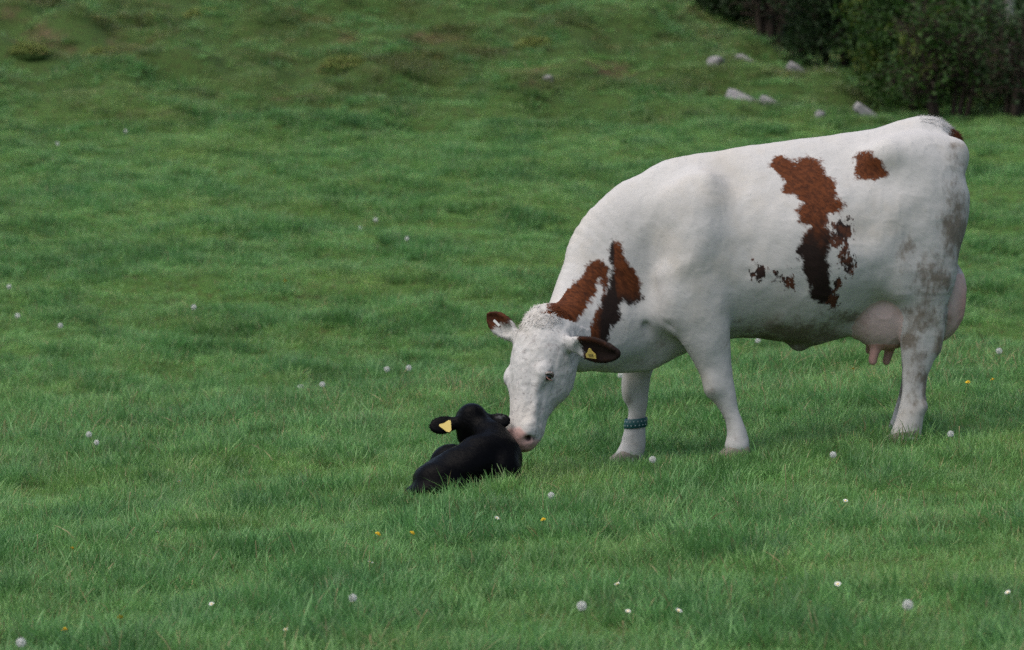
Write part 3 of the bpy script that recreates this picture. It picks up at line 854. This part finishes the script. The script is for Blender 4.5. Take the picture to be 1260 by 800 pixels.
    f1 = np.sqrt(((x-.325)/.192)**2+((np.abs(y)-.105)/.127)**2+((z-.64)/.192)**2)
    f2 = np.sqrt(((x-.545)/.160)**2+((np.abs(y)-.09)/.122)**2+((z-.695)/.221)**2)
    leg = sst(1.09, 1.02, np.hypot((x-.462)/.115, 0))*0
    udder = np.where((f1 < 1.06) | ((f2 < 1.06) & (x > .585)), 1., 0.)
    udder = np.where((z < .80) & (np.abs(y) < .235), udder, 0)
    teat = (z < .485) & (z > .38) & (np.abs(y) < .17) & (x > .2) & (x < .53) & (np.hypot(x-.437, np.abs(y)-.2) > .075)
    pink = np.maximum(pink, np.where(udder > 0, .50+.45*sst(.6, .69, x)*sst(.82, .64, z), 0))
    pink = np.maximum(pink, np.where(teat, .95, 0))
    # mud
    dirt = np.zeros(len(V))
    for cx, cz, sx_, sz_, am in ((-.10, .52, .30, .10, 1.0), (.10, .60, .12, .06, .8), (-.30, .56, .12, .06, .7), (.61, 1.00, .11, .24, .95), (.50, .78, .13, .14, .85), (.36, .90, .08, .12, .6), (.45, .62, .10, .10, .85), (.43, .42, .07, .10, .7), (.58, .62, .04, .08, .8), (.42, .20, .08, .08, .45), (.62, 1.25, .07, .07, .35), (.63, 1.38, .05, .03, .75),
                                 (.40, .56, .05, .05, .75), (.44, .36, .06, .14, .75), (.40, .50, .06, .06, .95), (.62, 1.32, .08, .10, .35), (-.47, .16, .06, .08, .5), (-.80, .10, .06, .08, .45), (.54, .48, .035, .09, 1.0), (.475, .28, .022, .12, 1.0), (-.51, .29, .025, .035, .55), (-.70, .50, .07, .04, .45), (-.80, .40, .12, .03, .35), (-.385, .07, .06, .03, .4), (.40, .10, .08, .05, .4), (-.82, .22, .02, .04, .5), (-.80, .02, .06, .05, .25), (-.44, .56, .03, .05, .4)):
        dirt = np.maximum(dirt, am*np.exp(-((x-cx)/sx_)**2-((z-cz)/sz_)**2))
    dirt = np.where(head, .12*sst(.1, .5, a), dirt)
    face = head*1.0
    return dict(patch=ps, speck=sp, black=bl, pink=pink, dirt=dirt, face=face, hole=hole)

CA = coat_attrs(CV)
# uneven flesh, wrinkles on the face, veins on the udder
_m = make_mesh('tmp', CV, CQ); _n = vnormals(_m); bpy.data.meshes.remove(_m)
_d = .0038*vnoise(CV[:, 0]*7, CV[:, 2]*5, 71, CV[:, 1]*5)+.0030*vnoise(CV[:, 0]*17, CV[:, 2]*13, 72, CV[:, 1]*13)
_f = .0022*vnoise(CV[:, 0]*45, CV[:, 2]*38, 73, CV[:, 1]*45)+.0014*vnoise(CV[:, 0]*90, CV[:, 2]*70, 74, CV[:, 1]*90)
_ud = (1-np.abs(vnoise(CV[:, 0]*14, CV[:, 2]*9, 75, CV[:, 1]*9)))**6
_d = np.where(CA['face'] > 0, .35*_d+_f, _d+.25*_f)+.004*_ud*np.where((CA['pink'] > .3) & (CA['face'] == 0), 1, .35)
CV = CV+_n*_d[:, None]

def coat_material(name, hair):
    m = NT(name)
    co = m.obco()
    n1 = m.noise(co, 16, 4, .6); n2 = m.noise(m.flow((.35, 1, 1)), 75, 3, .6); n3 = m.noise(m.flow((.25, 1, 1)), 200, 2)
    wob = m.math('ADD', m.math('MULTIPLY', m.math('SUBTRACT', n1, .5), .075), m.math('MULTIPLY', m.math('SUBTRACT', n2, .5), .045))
    wob = m.math('ADD', wob, m.math('MULTIPLY', m.math('SUBTRACT', n3, .5), .022))
    pm = m.sm(m.math('ADD', m.attr('patch'), wob), -.011, .011)
    sw = m.math('ADD', m.math('MULTIPLY', m.math('SUBTRACT', m.noise(m.obco((1, 1, .6)), 42, 3, .65), .52), .16), m.math('MULTIPLY', wob, .8))
    sm_ = m.sm(m.math('ADD', m.attr('speck'), sw), -.010, .012)
    white = m.mix(m.noise(co, 5, 4, .6), (.375, .363, .345), (.43, .42, .40))
    white = m.mix(m.sm(m.noise(m.flow((.3, 1, 1)), 60, 4), .40, .75, 0, .22), white, (.29, .28, .262))
    white = m.mix(m.sm(m.noise(co, 3.2, 4, .6), .45, .72, 0, .55), white, (.375, .34, .285))
    fr = m.math('MULTIPLY', m.attr('face'), m.sm(m.noise(co, 44, 4, .65), .51, .70, 0, .70))
    white = m.mix(fr, white, (.20, .185, .175))
    dn = m.math('ADD', m.noise(co, 13, 5, .65), m.math('MULTIPLY', m.noise(m.obco((1, 1, .5)), 55, 3), .5))
    df = m.sm(m.math('ADD', m.math('MULTIPLY', m.attr('dirt'), .9), m.math('MULTIPLY', m.math('SUBTRACT', dn, .75), 1.5)), .20, .90, 0, .82)
    df = m.math('MAXIMUM', m.math('MULTIPLY', df, m.sm(m.attr('dirt'), .02, .15)), m.math('MULTIPLY', m.sm(m.attr('dirt'), .2, 1.0), m.sm(n1, .25, .7, .15, .55)))
    white = m.mix(df, white, m.mix(n1, (.140, .105, .068), (.070, .050, .032)))
    pinkc = m.mix(n1, (.36, .185, .15), (.46, .265, .225))
    pinkc = m.mix(m.sm(m.noise(co, 70, 3), .5, .7, 0, .5), pinkc, (.30, .19, .17))
    pinkc = m.mix(m.sm(m.noise(co, 9, 4), .48, .70, 0, .45), pinkc, (.24, .17, .13))
    white = m.mix(m.attr('pink'), white, pinkc)
    red = m.mix(m.sm(n2, .3, .7), (.042, .0115, .0033), (.100, .028, .0078))
    red = m.mix(m.sm(m.noise(m.obco((1, 1, .35)), 38, 4, .7), .55, .75, 0, .6), red, (.018, .0065, .004))
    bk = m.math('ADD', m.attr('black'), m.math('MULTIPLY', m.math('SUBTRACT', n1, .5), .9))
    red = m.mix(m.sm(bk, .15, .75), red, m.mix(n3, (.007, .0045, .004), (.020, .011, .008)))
    col = m.mix(pm, white, red)
    col = m.mix(sm_, col, m.mix(m.sm(n1, .45, .6), (.02, .012, .01), (.07, .026, .014)))
    col = m.mix(m.attr('hole'), col, (.02, .012, .011))
    hb = m.math('ADD', n3, m.math('MULTIPLY', n2, .8))
    hb = m.math('ADD', hb, m.math('MULTIPLY', m.attr('pink'), m.math('MULTIPLY', m.noise(m.obco((1, 1, .5)), 30, 5, .65, 1.2), 5)))
    hb = m.math('ADD', hb, m.math('MULTIPLY', m.attr('face'), m.math('MULTIPLY', m.noise(m.obco((1.3, 1.3, .8)), 34, 4, .6, .6), 3.2)))
    return m.done(m.bsdf(col, .75, .12, m.lie() if hair else m.bump(hb, .16, .006)))
COAT = coat_material('cow_coat', False); HAIR = coat_material('cow_hair', True)

bme = make_mesh('cow_body', CV, CQ, True, CA)
obj('body', bme, COAT, cow)

# short coat over the body, longer on the poll and the tail head
NV = vnormals(bme)
def coat_flow(V):
    f = np.tile(np.array([.75, 0, -.65]), (len(V), 1))
    q = (V-hO) @ HM.T
    hd = (q[:, 0] > -.02) & (q[:, 1] > -.28) & (np.abs(q[:, 2]) < .2)
    f[hd] = hA*.9+hS*.0
    lg = V[:, 2] < .55
    f[lg] = (.1, 0, -1)
    return f
keep = (CV[:, 1] < .12) | (CV[:, 2] > 1.2) | (CV[:, 2] < .4)
pk = rng.choice(np.nonzero(keep)[0], 80000)
rt = CV[pk]
q = (rt-hO) @ HM.T
ln = rng.uniform(.008, .016, len(pk))*np.where(rt[:, 2] < .5, .8, 1)
ln = np.where((q[:, 0] > .0) & (q[:, 1] > -.3) & (np.abs(q[:, 2]) < .15), ln*.6, ln)
ok = (CA['pink'][pk] < .25) & ~((np.abs(rt-H(.26, -.055, -.12)) < .03).all(1))
pk, rt, ln = pk[ok], rt[ok], ln[ok]
hm = hair_mesh('cow_hair', rt, NV[pk], coat_flow(rt), ln, rng.uniform(.0010, .0020, len(pk)), rng.uniform(.10, .24, len(pk)), {k: v[pk] for k, v in CA.items()})
tag(obj('coat_hair', hm, HAIR, cow), kind='stuff')
# tufts
qv = (CV-hO) @ HM.T
def tuft(name, sel, n, lmin, lmax, flow, lift, jit):
    p = rng.choice(np.nonzero(sel)[0], n)
    r_ = CV[p]
    me = hair_mesh(name, r_, NV[p], flow(r_), rng.uniform(lmin, lmax, n), rng.uniform(*((.003, .006) if name == 'forelock' else (.0014, .0026)), n), rng.uniform(*lift, n), {k: v[p]*(0 if k in ('face',) else 1) for k, v in CA.items()}, jit)
    tag(obj(name, me, HAIR, cow), kind='stuff')
qv[:, 0] /= SA
tuft('forelock', (qv[:, 0] > -.10) & (qv[:, 0] < .035) & (np.abs(qv[:, 2]) < .105) & (qv[:, 1] > -.14) & (qv[:, 1] < .08), 1000, .012, .032, lambda r_: np.stack([np.cos(9*vnoise(r_[:, 0]*30, r_[:, 2]*30, 41)), .4*np.ones(len(r_)), np.sin(9*vnoise(r_[:, 0]*30, r_[:, 2]*30, 41))-.5], 1), (.15, .75), .25)
tuft('tail_hair', (CV[:, 0] > .48) & (np.abs(CV[:, 1]) < .07) & (CV[:, 2] > 1.40), 1500, .012, .035, lambda r_: np.tile((1., 0, -.3), (len(r_), 1)), (.1, .6), .35)
tuft('ear_hair', (np.linalg.norm(CV-EARF[0], axis=1) < .07) | (np.linalg.norm(CV-EARN[0], axis=1) < .06), 500, .010, .025, lambda r_: np.tile((.0, -.2, -.6), (len(r_), 1)), (.1, .6), .6)

# eyes
m = NT('eye_gloss'); EYE = m.done(m.bsdf((.008, .006, .006), .08, .6))
m = NT('eyelid_skin'); LID = m.done(m.bsdf(m.mix(m.noise(m.obco(), 60), (.42, .22, .18), (.30, .15, .12)), .6, .3))
ev, eq = ball(.0175)
for s in (-1, 1):
    e = obj('eye', make_mesh('eye', ev+H(.258, -.050, .113*s), eq), EYE, cow)
    b = MB(); an = np.linspace(.15, np.pi-.15, 9)
    b.tube([H(.258, -.050, .113*s)+hA*(.010*np.sin(t)+.007)+hD*.021*np.cos(t)*.95+hS*s*(.011+.006*np.sin(t)) for t in an], np.interp(an, [0, 1.57, 3.14], [.001, .0032, .001]), 6)
    obj('eyelid', b.mesh('eyelid'), LID, cow)
    b = MB()
    b.tube([H(.256, -.048, .113*s)+hA*(-.012*np.sin(t)+.001)+hD*.024*np.cos(t)+hS*s*(.008+.010*np.sin(t)) for t in an], np.interp(an, [0, 1.57, 3.14], [.003, .0095, .003]), 6)
    m_ = b.mesh('brow_lid', attrs={k: np.zeros(b.n) for k in ()})
    obj('eyelid', m_, COAT, cow)

# ear tags
m = NT('yellow_tag'); YEL = m.done(m.bsdf(m.mix(m.noise(m.obco(), 40), (.46, .34, .07), (.58, .44, .13)), .45, .4))
m = NT('tag_print'); INK = m.done(m.bsdf((.03, .03, .03), .6, .2))
m = NT('tag_stud'); STUD = m.done(m.bsdf((.70, .69, .66), .45, .4))
def plate(pts, n, th):
    P = np.asarray(pts, float); n = np.asarray(n, float); k = len(P)
    V = np.concatenate([P-n*th/2, P+n*th/2])
    i = np.arange(k); j = (i+1) % k
    Q = np.stack([i, j, j+k, i+k], 1)
    T = [(0, a+1, a) for a in range(1, k-1)]+[(k, k+a, k+a+1) for a in range(1, k-1)]
    return V, Q, np.array(T)
base, ax, f, w, L = EARN
up = np.array([.05, 0, 1.]); up -= f*(up@f); up /= np.linalg.norm(up); rt_ = np.cross(up, f)
if rt_[0] < 0: rt_ = -rt_
tc = base+ax*.080+f*.014-up*.018
b = MB(); b.add(*plate([tc+rt_*x_+up*y_ for x_, y_ in ((-.026, -.019), (.026, -.021), (.027, .000), (.012, .014), (.006, .027), (-.004, .027), (-.012, .012), (-.026, -.002))], f, .003))
et = obj('ear_tag', b.mesh('ear_tag', False), YEL, cow); et['label'] = 'yellow ear tag in the near dark ear'
b = MB()
for x_, y0, y1 in ((-.008, -.014, .001), (-.001, -.014, .001), (.006, -.014, .001), (.012, -.014, .001)):
    b.add(*plate([tc+f*.002+rt_*(x_+u)+up*v for u, v in ((-.0013, y0), (.0013, y0), (.0013, y1), (-.0013, y1))], f, .001))
obj('tag_print', b.mesh('tag_print', False), INK, et)
base, ax, f, w, L = EARF
tc = base+ax*.075+f*.016
b = MB(); r2 = ax*.92+np.array([0, 0, .12]); r2 -= f*(r2@f); r2 /= np.linalg.norm(r2); u2 = np.cross(f, r2)
b.add(*plate([tc+r2*x_+u2*y_ for x_, y_ in ((-.018, -.005), (.018, -.005), (.018, .005), (-.018, .005))], f, .005))
o = obj('ear_tag', b.mesh('ear_tag_clip', False), STUD, cow); o['label'] = 'small white tag clip in the far ear'

# leg band with two rows of holes
m = NT('band_rubber'); BAND = m.done(m.bsdf(m.mix(m.noise(m.obco(), 30), (.004, .045, .046), (.008, .07, .07)), .5, .4))
m = NT('band_dots'); DOT = m.done(m.bsdf((.26, .32, .31), .6, .3))
def legc(z): return np.interp(z, [.087, .154, .22], [-.792, -.785, -.781]), np.interp(z, [.087, .154, .22], [.048, .044, .053])+.004, np.interp(z, [.087, .154, .22], [.041, .039, .045])+.004
b = MB(); V = []; zs = (.090, .094, .130, .134); seg = 40
for i, z in enumerate(zs):
    cx, rx, ry = legc(z); g = (0, .003, .003, 0)[i]
    for j in range(seg):
        t = 2*np.pi*j/seg; V.append((cx+(rx+g)*np.cos(t), .15+(ry+g)*np.sin(t), z+.004*np.cos(t)))
Q = [(i*seg+j, i*seg+(j+1) % seg, (i+1)*seg+(j+1) % seg, (i+1)*seg+j) for i in range(3) for j in range(seg)]
b.add(V, Q)
lb = obj('leg_band', b.mesh('leg_band'), BAND, cow); lb['label'] = 'dark green leg band with two rows of pale dots'
b = MB()
for row, z in enumerate((.103, .121)):
    cx, rx, ry = legc(z)
    for j in range(18):
        t = 2*np.pi*(j+.5*row)/18
        c_ = np.array((cx+(rx+.0035)*np.cos(t), .15+(ry+.0035)*np.sin(t), z+.004*np.cos(t)))
        n_ = np.array((np.cos(t)/rx, np.sin(t)/ry, 0)); n_ /= np.linalg.norm(n_); s_ = np.array((-n_[1], n_[0], 0))
        b.add(*plate([c_+s_*.0034*np.cos(k)+np.array((0, 0, 1))*.0034*np.sin(k) for k in np.arange(8)*np.pi/4], n_, .0012))
obj('band_dots', b.mesh('band_dots', False), DOT, lb)

# hooves: two claws each
m = NT('horn'); HORN = m.done(m.bsdf(m.mix(m.noise(m.obco((1, 1, 4)), 30), (.10, .085, .068), (.19, .165, .135)), .55, .35))
def hoof(x, y, z):
    hs = SDF()
    for s in (-1, 1):
        hs.chain([(x+.035, y+.024*s, z+.045, .026, .034), (x-.01, y+.027*s, z+.035, .027, .040), (x-.065, y+.022*s, z+.018, .016, .020)], k=.006)
    hs.ell((x-.02, y, z-.10), (.2, .2, .10), k=.008, sub=True)
    V, Q = hs.mesh((x-.13, y-.09, z-.05), (x+.11, y+.09, z+.12), .007)
    obj('hoof', make_mesh('hoof', V, Q), HORN, cow)
def cgz(x, y):
    c_, s_ = math.cos(COW_RZ), math.sin(COW_RZ)
    return gz(COW_AT[0]+c_*x-s_*y, COW_AT[1]+s_*x+c_*y)
for x, y in ((-.392, -.2), (-.835, .15), (.385, -.21), (.485, .21)): hoof(x, y, cgz(x, y)-.012)

# ---------------------------------------------------------------- the calf
CALF = (-.19, -.92)
calf_z = gz(*CALF)
calf = empty('calf', (CALF[0], CALF[1], calf_z), 0, label='small black calf with a yellow ear tag lying in the grass', cat='calf')
ks = SDF()     # calf frame: x to the right, y away from the camera, z up
ks.chain([(-.17, -.07, .065, .085, .070), (-.10, -.06, .088, .11, .088), (-.02, -.04, .108, .115, .100), (.06, .02, .140, .11, .115), (.13, .06, .130, .10, .11)], k=.04)
ks.ell((-.125, -.115, .072), (.105, .085, .082), k=.014)
ks.ell((-.045, -.055, .165), (.05, .04, .035), k=.04)
ks.ell((-.075, .065, .118), (.095, .085, .092), k=.018)                # far hip
ks.ell((.145, -.005, .090), (.085, .085, .112), k=.016)                # shoulder
ks.ell((.065, .005, .205), (.070, .05, .042), k=.04)
ks.chain([(-.25, -.11, .02, .025, .022), (-.19, -.17, .030, .042, .032), (-.08, -.165, .038, .045, .038), (.02, -.13, .035, .03, .028)], k=.035)   # folded hind leg
ks.chain([(.15, -.03, .05, .045, .045), (.21, -.04, .03, .03, .028), (.235, .05, .025, .024, .022)], k=.03)
ks.chain([(.125, .07, .165, .095, .09), (.105, .13, .225, .085, .075), (.065, .18, .262, .068, .06), (.035, .21, .280, .060, .058)], k=.05)   # neck
ks.chain([(.012, .195, .298, .056, .060), (.010, .25, .298, .068, .070), (.005, .32, .275, .060, .066), (.0, .40, .24, .042, .048), (-.003, .46, .215, .036, .036)], k=.04)  # head, looking away
ks.ell((.014, .20, .338), (.045, .045, .033), k=.03)
ks.ell((.006, .21, .245), (.060, .05, .075), k=.03)
def calf_ear(b_, t_, face, wid):
    b_ = np.array(b_); t_ = np.array(t_); ax = t_-b_; L = np.linalg.norm(ax); ax /= L
    f = np.array(face, float); f -= ax*(f@ax); f /= np.linalg.norm(f); w = np.cross(f, ax)
    ks.chain([tuple(b_-ax*.04)+(.022, .022), tuple(b_+ax*.01)+(.024, .018)], k=.02, side=w)
    ks.ell(b_+ax*L*.52, (L*.52, wid, .013), k=.015, M=np.array([ax, w, f]))
    ks.ell(b_+ax*L*.55+f*.016, (L*.44, wid*.75, .018), k=.008, M=np.array([ax, w, f]), sub=True)
    return b_, ax, f, w, L
KL = calf_ear((-.052, .19, .292), (-.168, .165, .272), (.1, .75, -.35), .043)
KR = calf_ear((.070, .20, .298), (.182, .175, .300), (-.1, .75, -.35), .036)
KV, KQ = ks.mesh((-.32, -.28, -.04), (.32, .56, .46), .0065)
def calf_material(name, hair):
    m = NT(name)
    n2 = m.noise(m.flow((.3, 1, 1)), 70, 4); n3 = m.noise(m.flow((.5, 1, 1)), 16, 3)
    c = m.mix(n2, (.0010, .0010, .0013), (.0025, .0025, .0028))
    c = m.mix(m.math('MULTIPLY', m.attr('grey'), m.sm(n2, .4, .7)), c, (.12, .12, .125))
    return m.done(m.bsdf(c, .36, .032, m.lie() if hair else m.bump(m.math('ADD', m.math('MULTIPLY', n2, .7), m.math('MULTIPLY', n3, .5)), .5, .012)))
CALFC = calf_material('calf_coat', False)
gr = sst(.05, .02, np.linalg.norm(KV-np.array([.150, .185, .332]), axis=1))*.45
kme = make_mesh('calf_body', KV, KQ, True, {'grey': gr})
obj('body', kme, CALFC, calf)
KN = vnormals(kme)
pk = rng.choice(len(KV), 26000)
hm = hair_mesh('calf_hair', KV[pk], KN[pk], np.tile((-.7, -.2, -.5), (len(pk), 1)), rng.uniform(.008, .018, len(pk)), rng.uniform(.0012, .0022, len(pk)), rng.uniform(.03, .3, len(pk)), {'grey': gr[pk]}, .5)
tag(obj('coat_hair', hm, calf_material('calf_hair', True), calf), kind='stuff')
b_, ax, f, w, L = KL
tc = b_+ax*.052-f*.022-np.array([0, 0, .012])
r2 = np.array([1., 0, 0]); r2 -= f*(r2@f); r2 /= np.linalg.norm(r2); u2 = np.cross(f, r2); u2 = u2 if u2[2] > 0 else -u2
b = MB(); b.add(*plate([tc+r2*x_+u2*y_ for x_, y_ in ((-.030, -.004), (.004, -.030), (.016, -.032), (.024, -.022), (.022, .022), (.012, .026), (-.004, .012), (-.028, .004))], f, .003))
o = obj('ear_tag', b.mesh('calf_tag', False), YEL, calf)

# ---------------------------------------------------------------- meadow flowers
CLOCKS = [
    (-4.34, 25.69, 0.1, 'white dandelion clock farthest up the left slope, under the bank'),
    (-4.98, 24.62, 0.08, 'faint dandelion clock near the left edge on the upper slope'),
    (-1.21, 16.57, 0.1, 'dandelion clock upper left of a pair in mid meadow above the calf'),
    (-0.88, 14.70, 0.11, 'round dandelion clock right of a pair in mid meadow above the calf'),
    (-1.33, 16.10, 0.08, 'faint small dandelion clock left of the mid meadow pair'),
    (-3.58, 10.24, 0.1, 'dandelion clock nearest the left edge halfway up the meadow'),
    (-3.22, 9.82, 0.1, 'dandelion clock second from the left edge halfway up the meadow'),
    (-3.80, 11.47, 0.08, 'faint dandelion clock at the left edge above two brighter ones'),
    (-2.31, 10.32, 0.12, 'bright dandelion clock alone in the left middle of the meadow'),
    (-0.59, 4.37, 0.12, 'bright dandelion clock standing just above the calf'),
    (-0.81, 7.28, 0.08, 'faint dandelion clock left of the bright one above the calf'),
    (-1.07, 4.09, 0.1, 'dandelion clock right of a pair on the crest left of the calf'),
    (-1.26, 5.30, 0.09, 'dandelion clock left of a pair on the crest left of the calf'),
    (-2.06, 1.46, 0.1, 'dandelion clock low on the left below the crest'),
    (-2.14, 1.84, 0.09, 'smaller dandelion clock just above another on the left crest'),
    (1.88, -1.11, 0.12, 'large dandelion clock right of the hind hoof'),
    (1.35, -1.43, 0.1, 'dandelion clock between the fore and hind hooves'),
    (1.19, -6.04, 0.13, 'large dandelion clock in the lower right foreground'),
    (0.22, -5.47, 0.12, 'large dandelion clock in the lower middle foreground'),
    (-1.53, -5.63, 0.12, 'blurred dandelion clock in the bottom left corner'),
    (-0.53, -4.81, 0.09, 'faint dandelion clock in the foreground below the calf'),
    (0.62, -0.64, 0.07, 'dandelion clock just right of the banded hoof'),
    (0.59, 3.33, 0.12, 'dandelion clock half hidden beside the banded foreleg under the throat'),
    (1.61, 8.33, 0.1, 'left of two dandelion clocks under the cow belly'),
    (1.65, 8.21, 0.09, 'right of two dandelion clocks under the cow belly'),
    (2.61, 3.02, 0.12, 'dandelion clock at the right edge level with the udder'),
    (0.16, -1.92, 0.07, 'ragged dandelion clock in the grass right of the calf'),
]
YELLOWS = [
    (-1.68, -2.93, 0.09, 'yellow dandelion in bloom in the lower left foreground'),
    (-1.75, 12.07, 0.07, 'yellow dandelion alone on the left middle slope'),
    (-2.36, 20.67, 0.07, 'faint yellow dandelion high on the left slope'),
    (1.80, 2.70, 0.1, 'yellow dandelion in front of the udder'),
    (2.27, 1.56, 0.09, 'yellow dandelion right of the hind leg'),
    (2.42, 1.76, 0.06, 'small yellow dandelion near the right edge'),
    (-0.38, -2.99, 0.07, 'small yellow dandelion below the calf'),
    (-0.52, -2.73, 0.06, 'small yellow dandelion below and left of the calf'),
    (-1.32, -4.66, 0.06, 'small yellow dandelion near the bottom left'),
    (-1.49, -4.80, 0.05, 'tiny yellow dandelion in the bottom left corner'),
    (0.12, -2.96, 0.08, 'yellow dandelion bud in the grass right of and below the calf'),
]
DAISIES = [
    (1.48, -2.88, 0.06, 'small white daisy in the right foreground'),
    (1.31, -2.50, 0.06, 'small white daisy left of another in the right foreground'),
    (0.95, -5.35, 0.06, 'white daisy in the lower right, left of the large clock'),
    (1.06, -5.09, 0.06, 'white daisy above and left of the large clock'),
    (0.91, -4.73, 0.05, 'tiny white daisy right of the bottom middle'),
    (1.58, -5.35, 0.06, 'white daisy at the lower right edge'),
    (-0.06, -2.37, 0.05, 'white daisy in the grass below the calf'),
    (-0.52, -3.49, 0.05, 'tiny white daisy in the left middle foreground'),
    (-1.51, -0.17, 0.05, 'tiny white daisy on the left crest slope'),
    (-1.03, -4.43, 0.06, 'white daisy in the lower left foreground'),
    (-0.73, -5.21, 0.05, 'tiny white daisy at the bottom left of centre'),
    (0.35, -4.81, 0.07, 'white daisy in the lower middle, above the others'),
    (0.37, -5.33, 0.07, 'white daisy next to the bottom middle clock'),
    (0.53, -5.37, 0.07, 'white daisy right of the bottom middle'),
    (-1.41, -2.31, 0.05, 'tiny white daisy right of the yellow dandelion on the left'),
    (1.53, 8.65, 0.06, 'tiny white daisy behind the near foreleg'),
    (1.50, 3.98, 0.06, 'tiny white daisy under the belly'),
]

m = NT('flower_stem'); STEM = m.done(m.bsdf((.10, .13, .04), .6, .2))
m = NT('dandelion_down'); DOWN = m.done(m.bsdf((.60, .60, .58), .8, .1))
m = NT('dandelion_core'); CORE = m.done(m.bsdf((.14, .11, .06), .8, .1))
m = NT('dandelion_petal'); PETAL = m.done(m.bsdf(m.mix(m.noise(m.obco(), 90), (.60, .38, .012), (.72, .52, .03)), .6, .2))
m = NT('daisy_petal'); WHITE = m.done(m.bsdf((.72, .72, .70), .6, .2))
m = NT('daisy_eye'); DEYE = m.done(m.bsdf((.55, .36, .03), .7, .2))

def fib(n):
    k = np.arange(n)+.5; ph = np.arccos(1-2*k/n); th = np.pi*(1+5**.5)*k
    return np.stack([np.cos(th)*np.sin(ph), np.sin(th)*np.sin(ph), np.cos(ph)], 1)
def down_mesh():
    b = MB(); R_ = .0170; rr = np.random.default_rng(9)
    for d in fib(100):
        if d[2] < -.93: continue
        s = np.cross(d, (.31, .2, .93)); s /= np.linalg.norm(s); t = np.cross(d, s)
        b.add([d*.003-s*.0003, d*.003+s*.0003, d*R_*.78], T=[(0, 1, 2)])
        a0 = rr.uniform(0, 6.28)
        for k in range(5):
            a = a0+k*1.2566; o = s*np.cos(a)+t*np.sin(a); w = np.cross(o, d)*.0006
            b.add([d*R_*.76-w, d*R_*.76+w, d*R_*1.0+o*.0052], T=[(0, 1, 2)])
    return b.mesh('seed_head', False)
DM = down_mesh()
v, q = ball(.004, 8, 6); CM = make_mesh('core', v, q)
def ray_flower(n, rings, r0, r1, w, name):
    b = MB(); rr = np.random.default_rng(4)
    for g in range(rings):
        f = 1-g/rings*.75
        for k in range(n):
            a = (k+.5*g)/n*6.283+rr.normal(0, .05); d = np.array([np.cos(a), np.sin(a), 0]); s = np.array([-d[1], d[0], 0])
            z0, z1 = .001+g*.0015, .003+g*.0028+rr.normal(0, .0006)
            m_ = (r0+r1*f)/2
            b.add([d*r0*.6+(0, 0, z0), d*m_+s*w*f+(0, 0, z1), d*r1*f+(0, 0, z1*.9), d*m_-s*w*f+(0, 0, z1)], Q=[(0, 1, 2, 3)])
    return b.mesh(name, False)
YM = ray_flower(20, 4, .003, .018, .0022, 'petals'); WM = ray_flower(16, 1, .003, .0105, .0017, 'petals')
v, q = ball(.0042, 8, 6); EM = make_mesh('flower_eye', v*np.array([1, 1, .5])+np.array([0, 0, .002]), q)
for me, mt in ((DM, DOWN), (CM, CORE), (YM, PETAL), (WM, WHITE), (EM, DEYE)): me.materials.append(mt)
fr = np.random.default_rng(21)
def stem(root, h, rad, lean):
    b = MB(); az = fr.uniform(0, 6.28)
    tip = np.array([np.cos(az)*lean*h, np.sin(az)*lean*h, h])
    b.tube([np.array([tip[0]*t*t-tip[0], tip[1]*t*t-tip[1], h*t-.01*(1-t)]) for t in (0, .35, .7, 1)], rad, 5)
    obj('stem', b.mesh('stem'), STEM, root)
    return np.array([0, 0, h])
def flower(name, cat, group, x, y, h, label, parts, rad, scale):
    root = empty(name, (x, y, gz(x, y)), 0, label=label, cat=cat, group=group)
    top = stem(root, h, rad, fr.uniform(.05, .35))
    s = scale*(1.2 if y > 5 else 1.)*fr.uniform(.88, 1.15); rz = fr.uniform(0, 6.28); tl = (fr.normal(-.35, .15), fr.normal(0, .2))
    for nm, me in parts:
        o = obj(nm, me, None, root, top); o.scale = (s, s, s); o.rotation_euler = (tl[0]*-1 if cat != 'dandelion clock' else 0, tl[1], rz)
for x, y, h, lb in CLOCKS: flower('dandelion_clock', 'dandelion clock', 'dandelion clocks in the meadow', x, y, h, lb, (('seed_head', DM), ('core', CM)), .0016, .92)
for x, y, h, lb in YELLOWS: flower('dandelion', 'dandelion', 'yellow dandelions in the meadow', x, y, h, lb, (('petals', YM),), .0016, .75)
for x, y, h, lb in DAISIES: flower('daisy', 'daisy', 'daisies in the meadow', x, y, h, lb, (('petals', WM), ('flower_eye', EM)), .001, 1.)
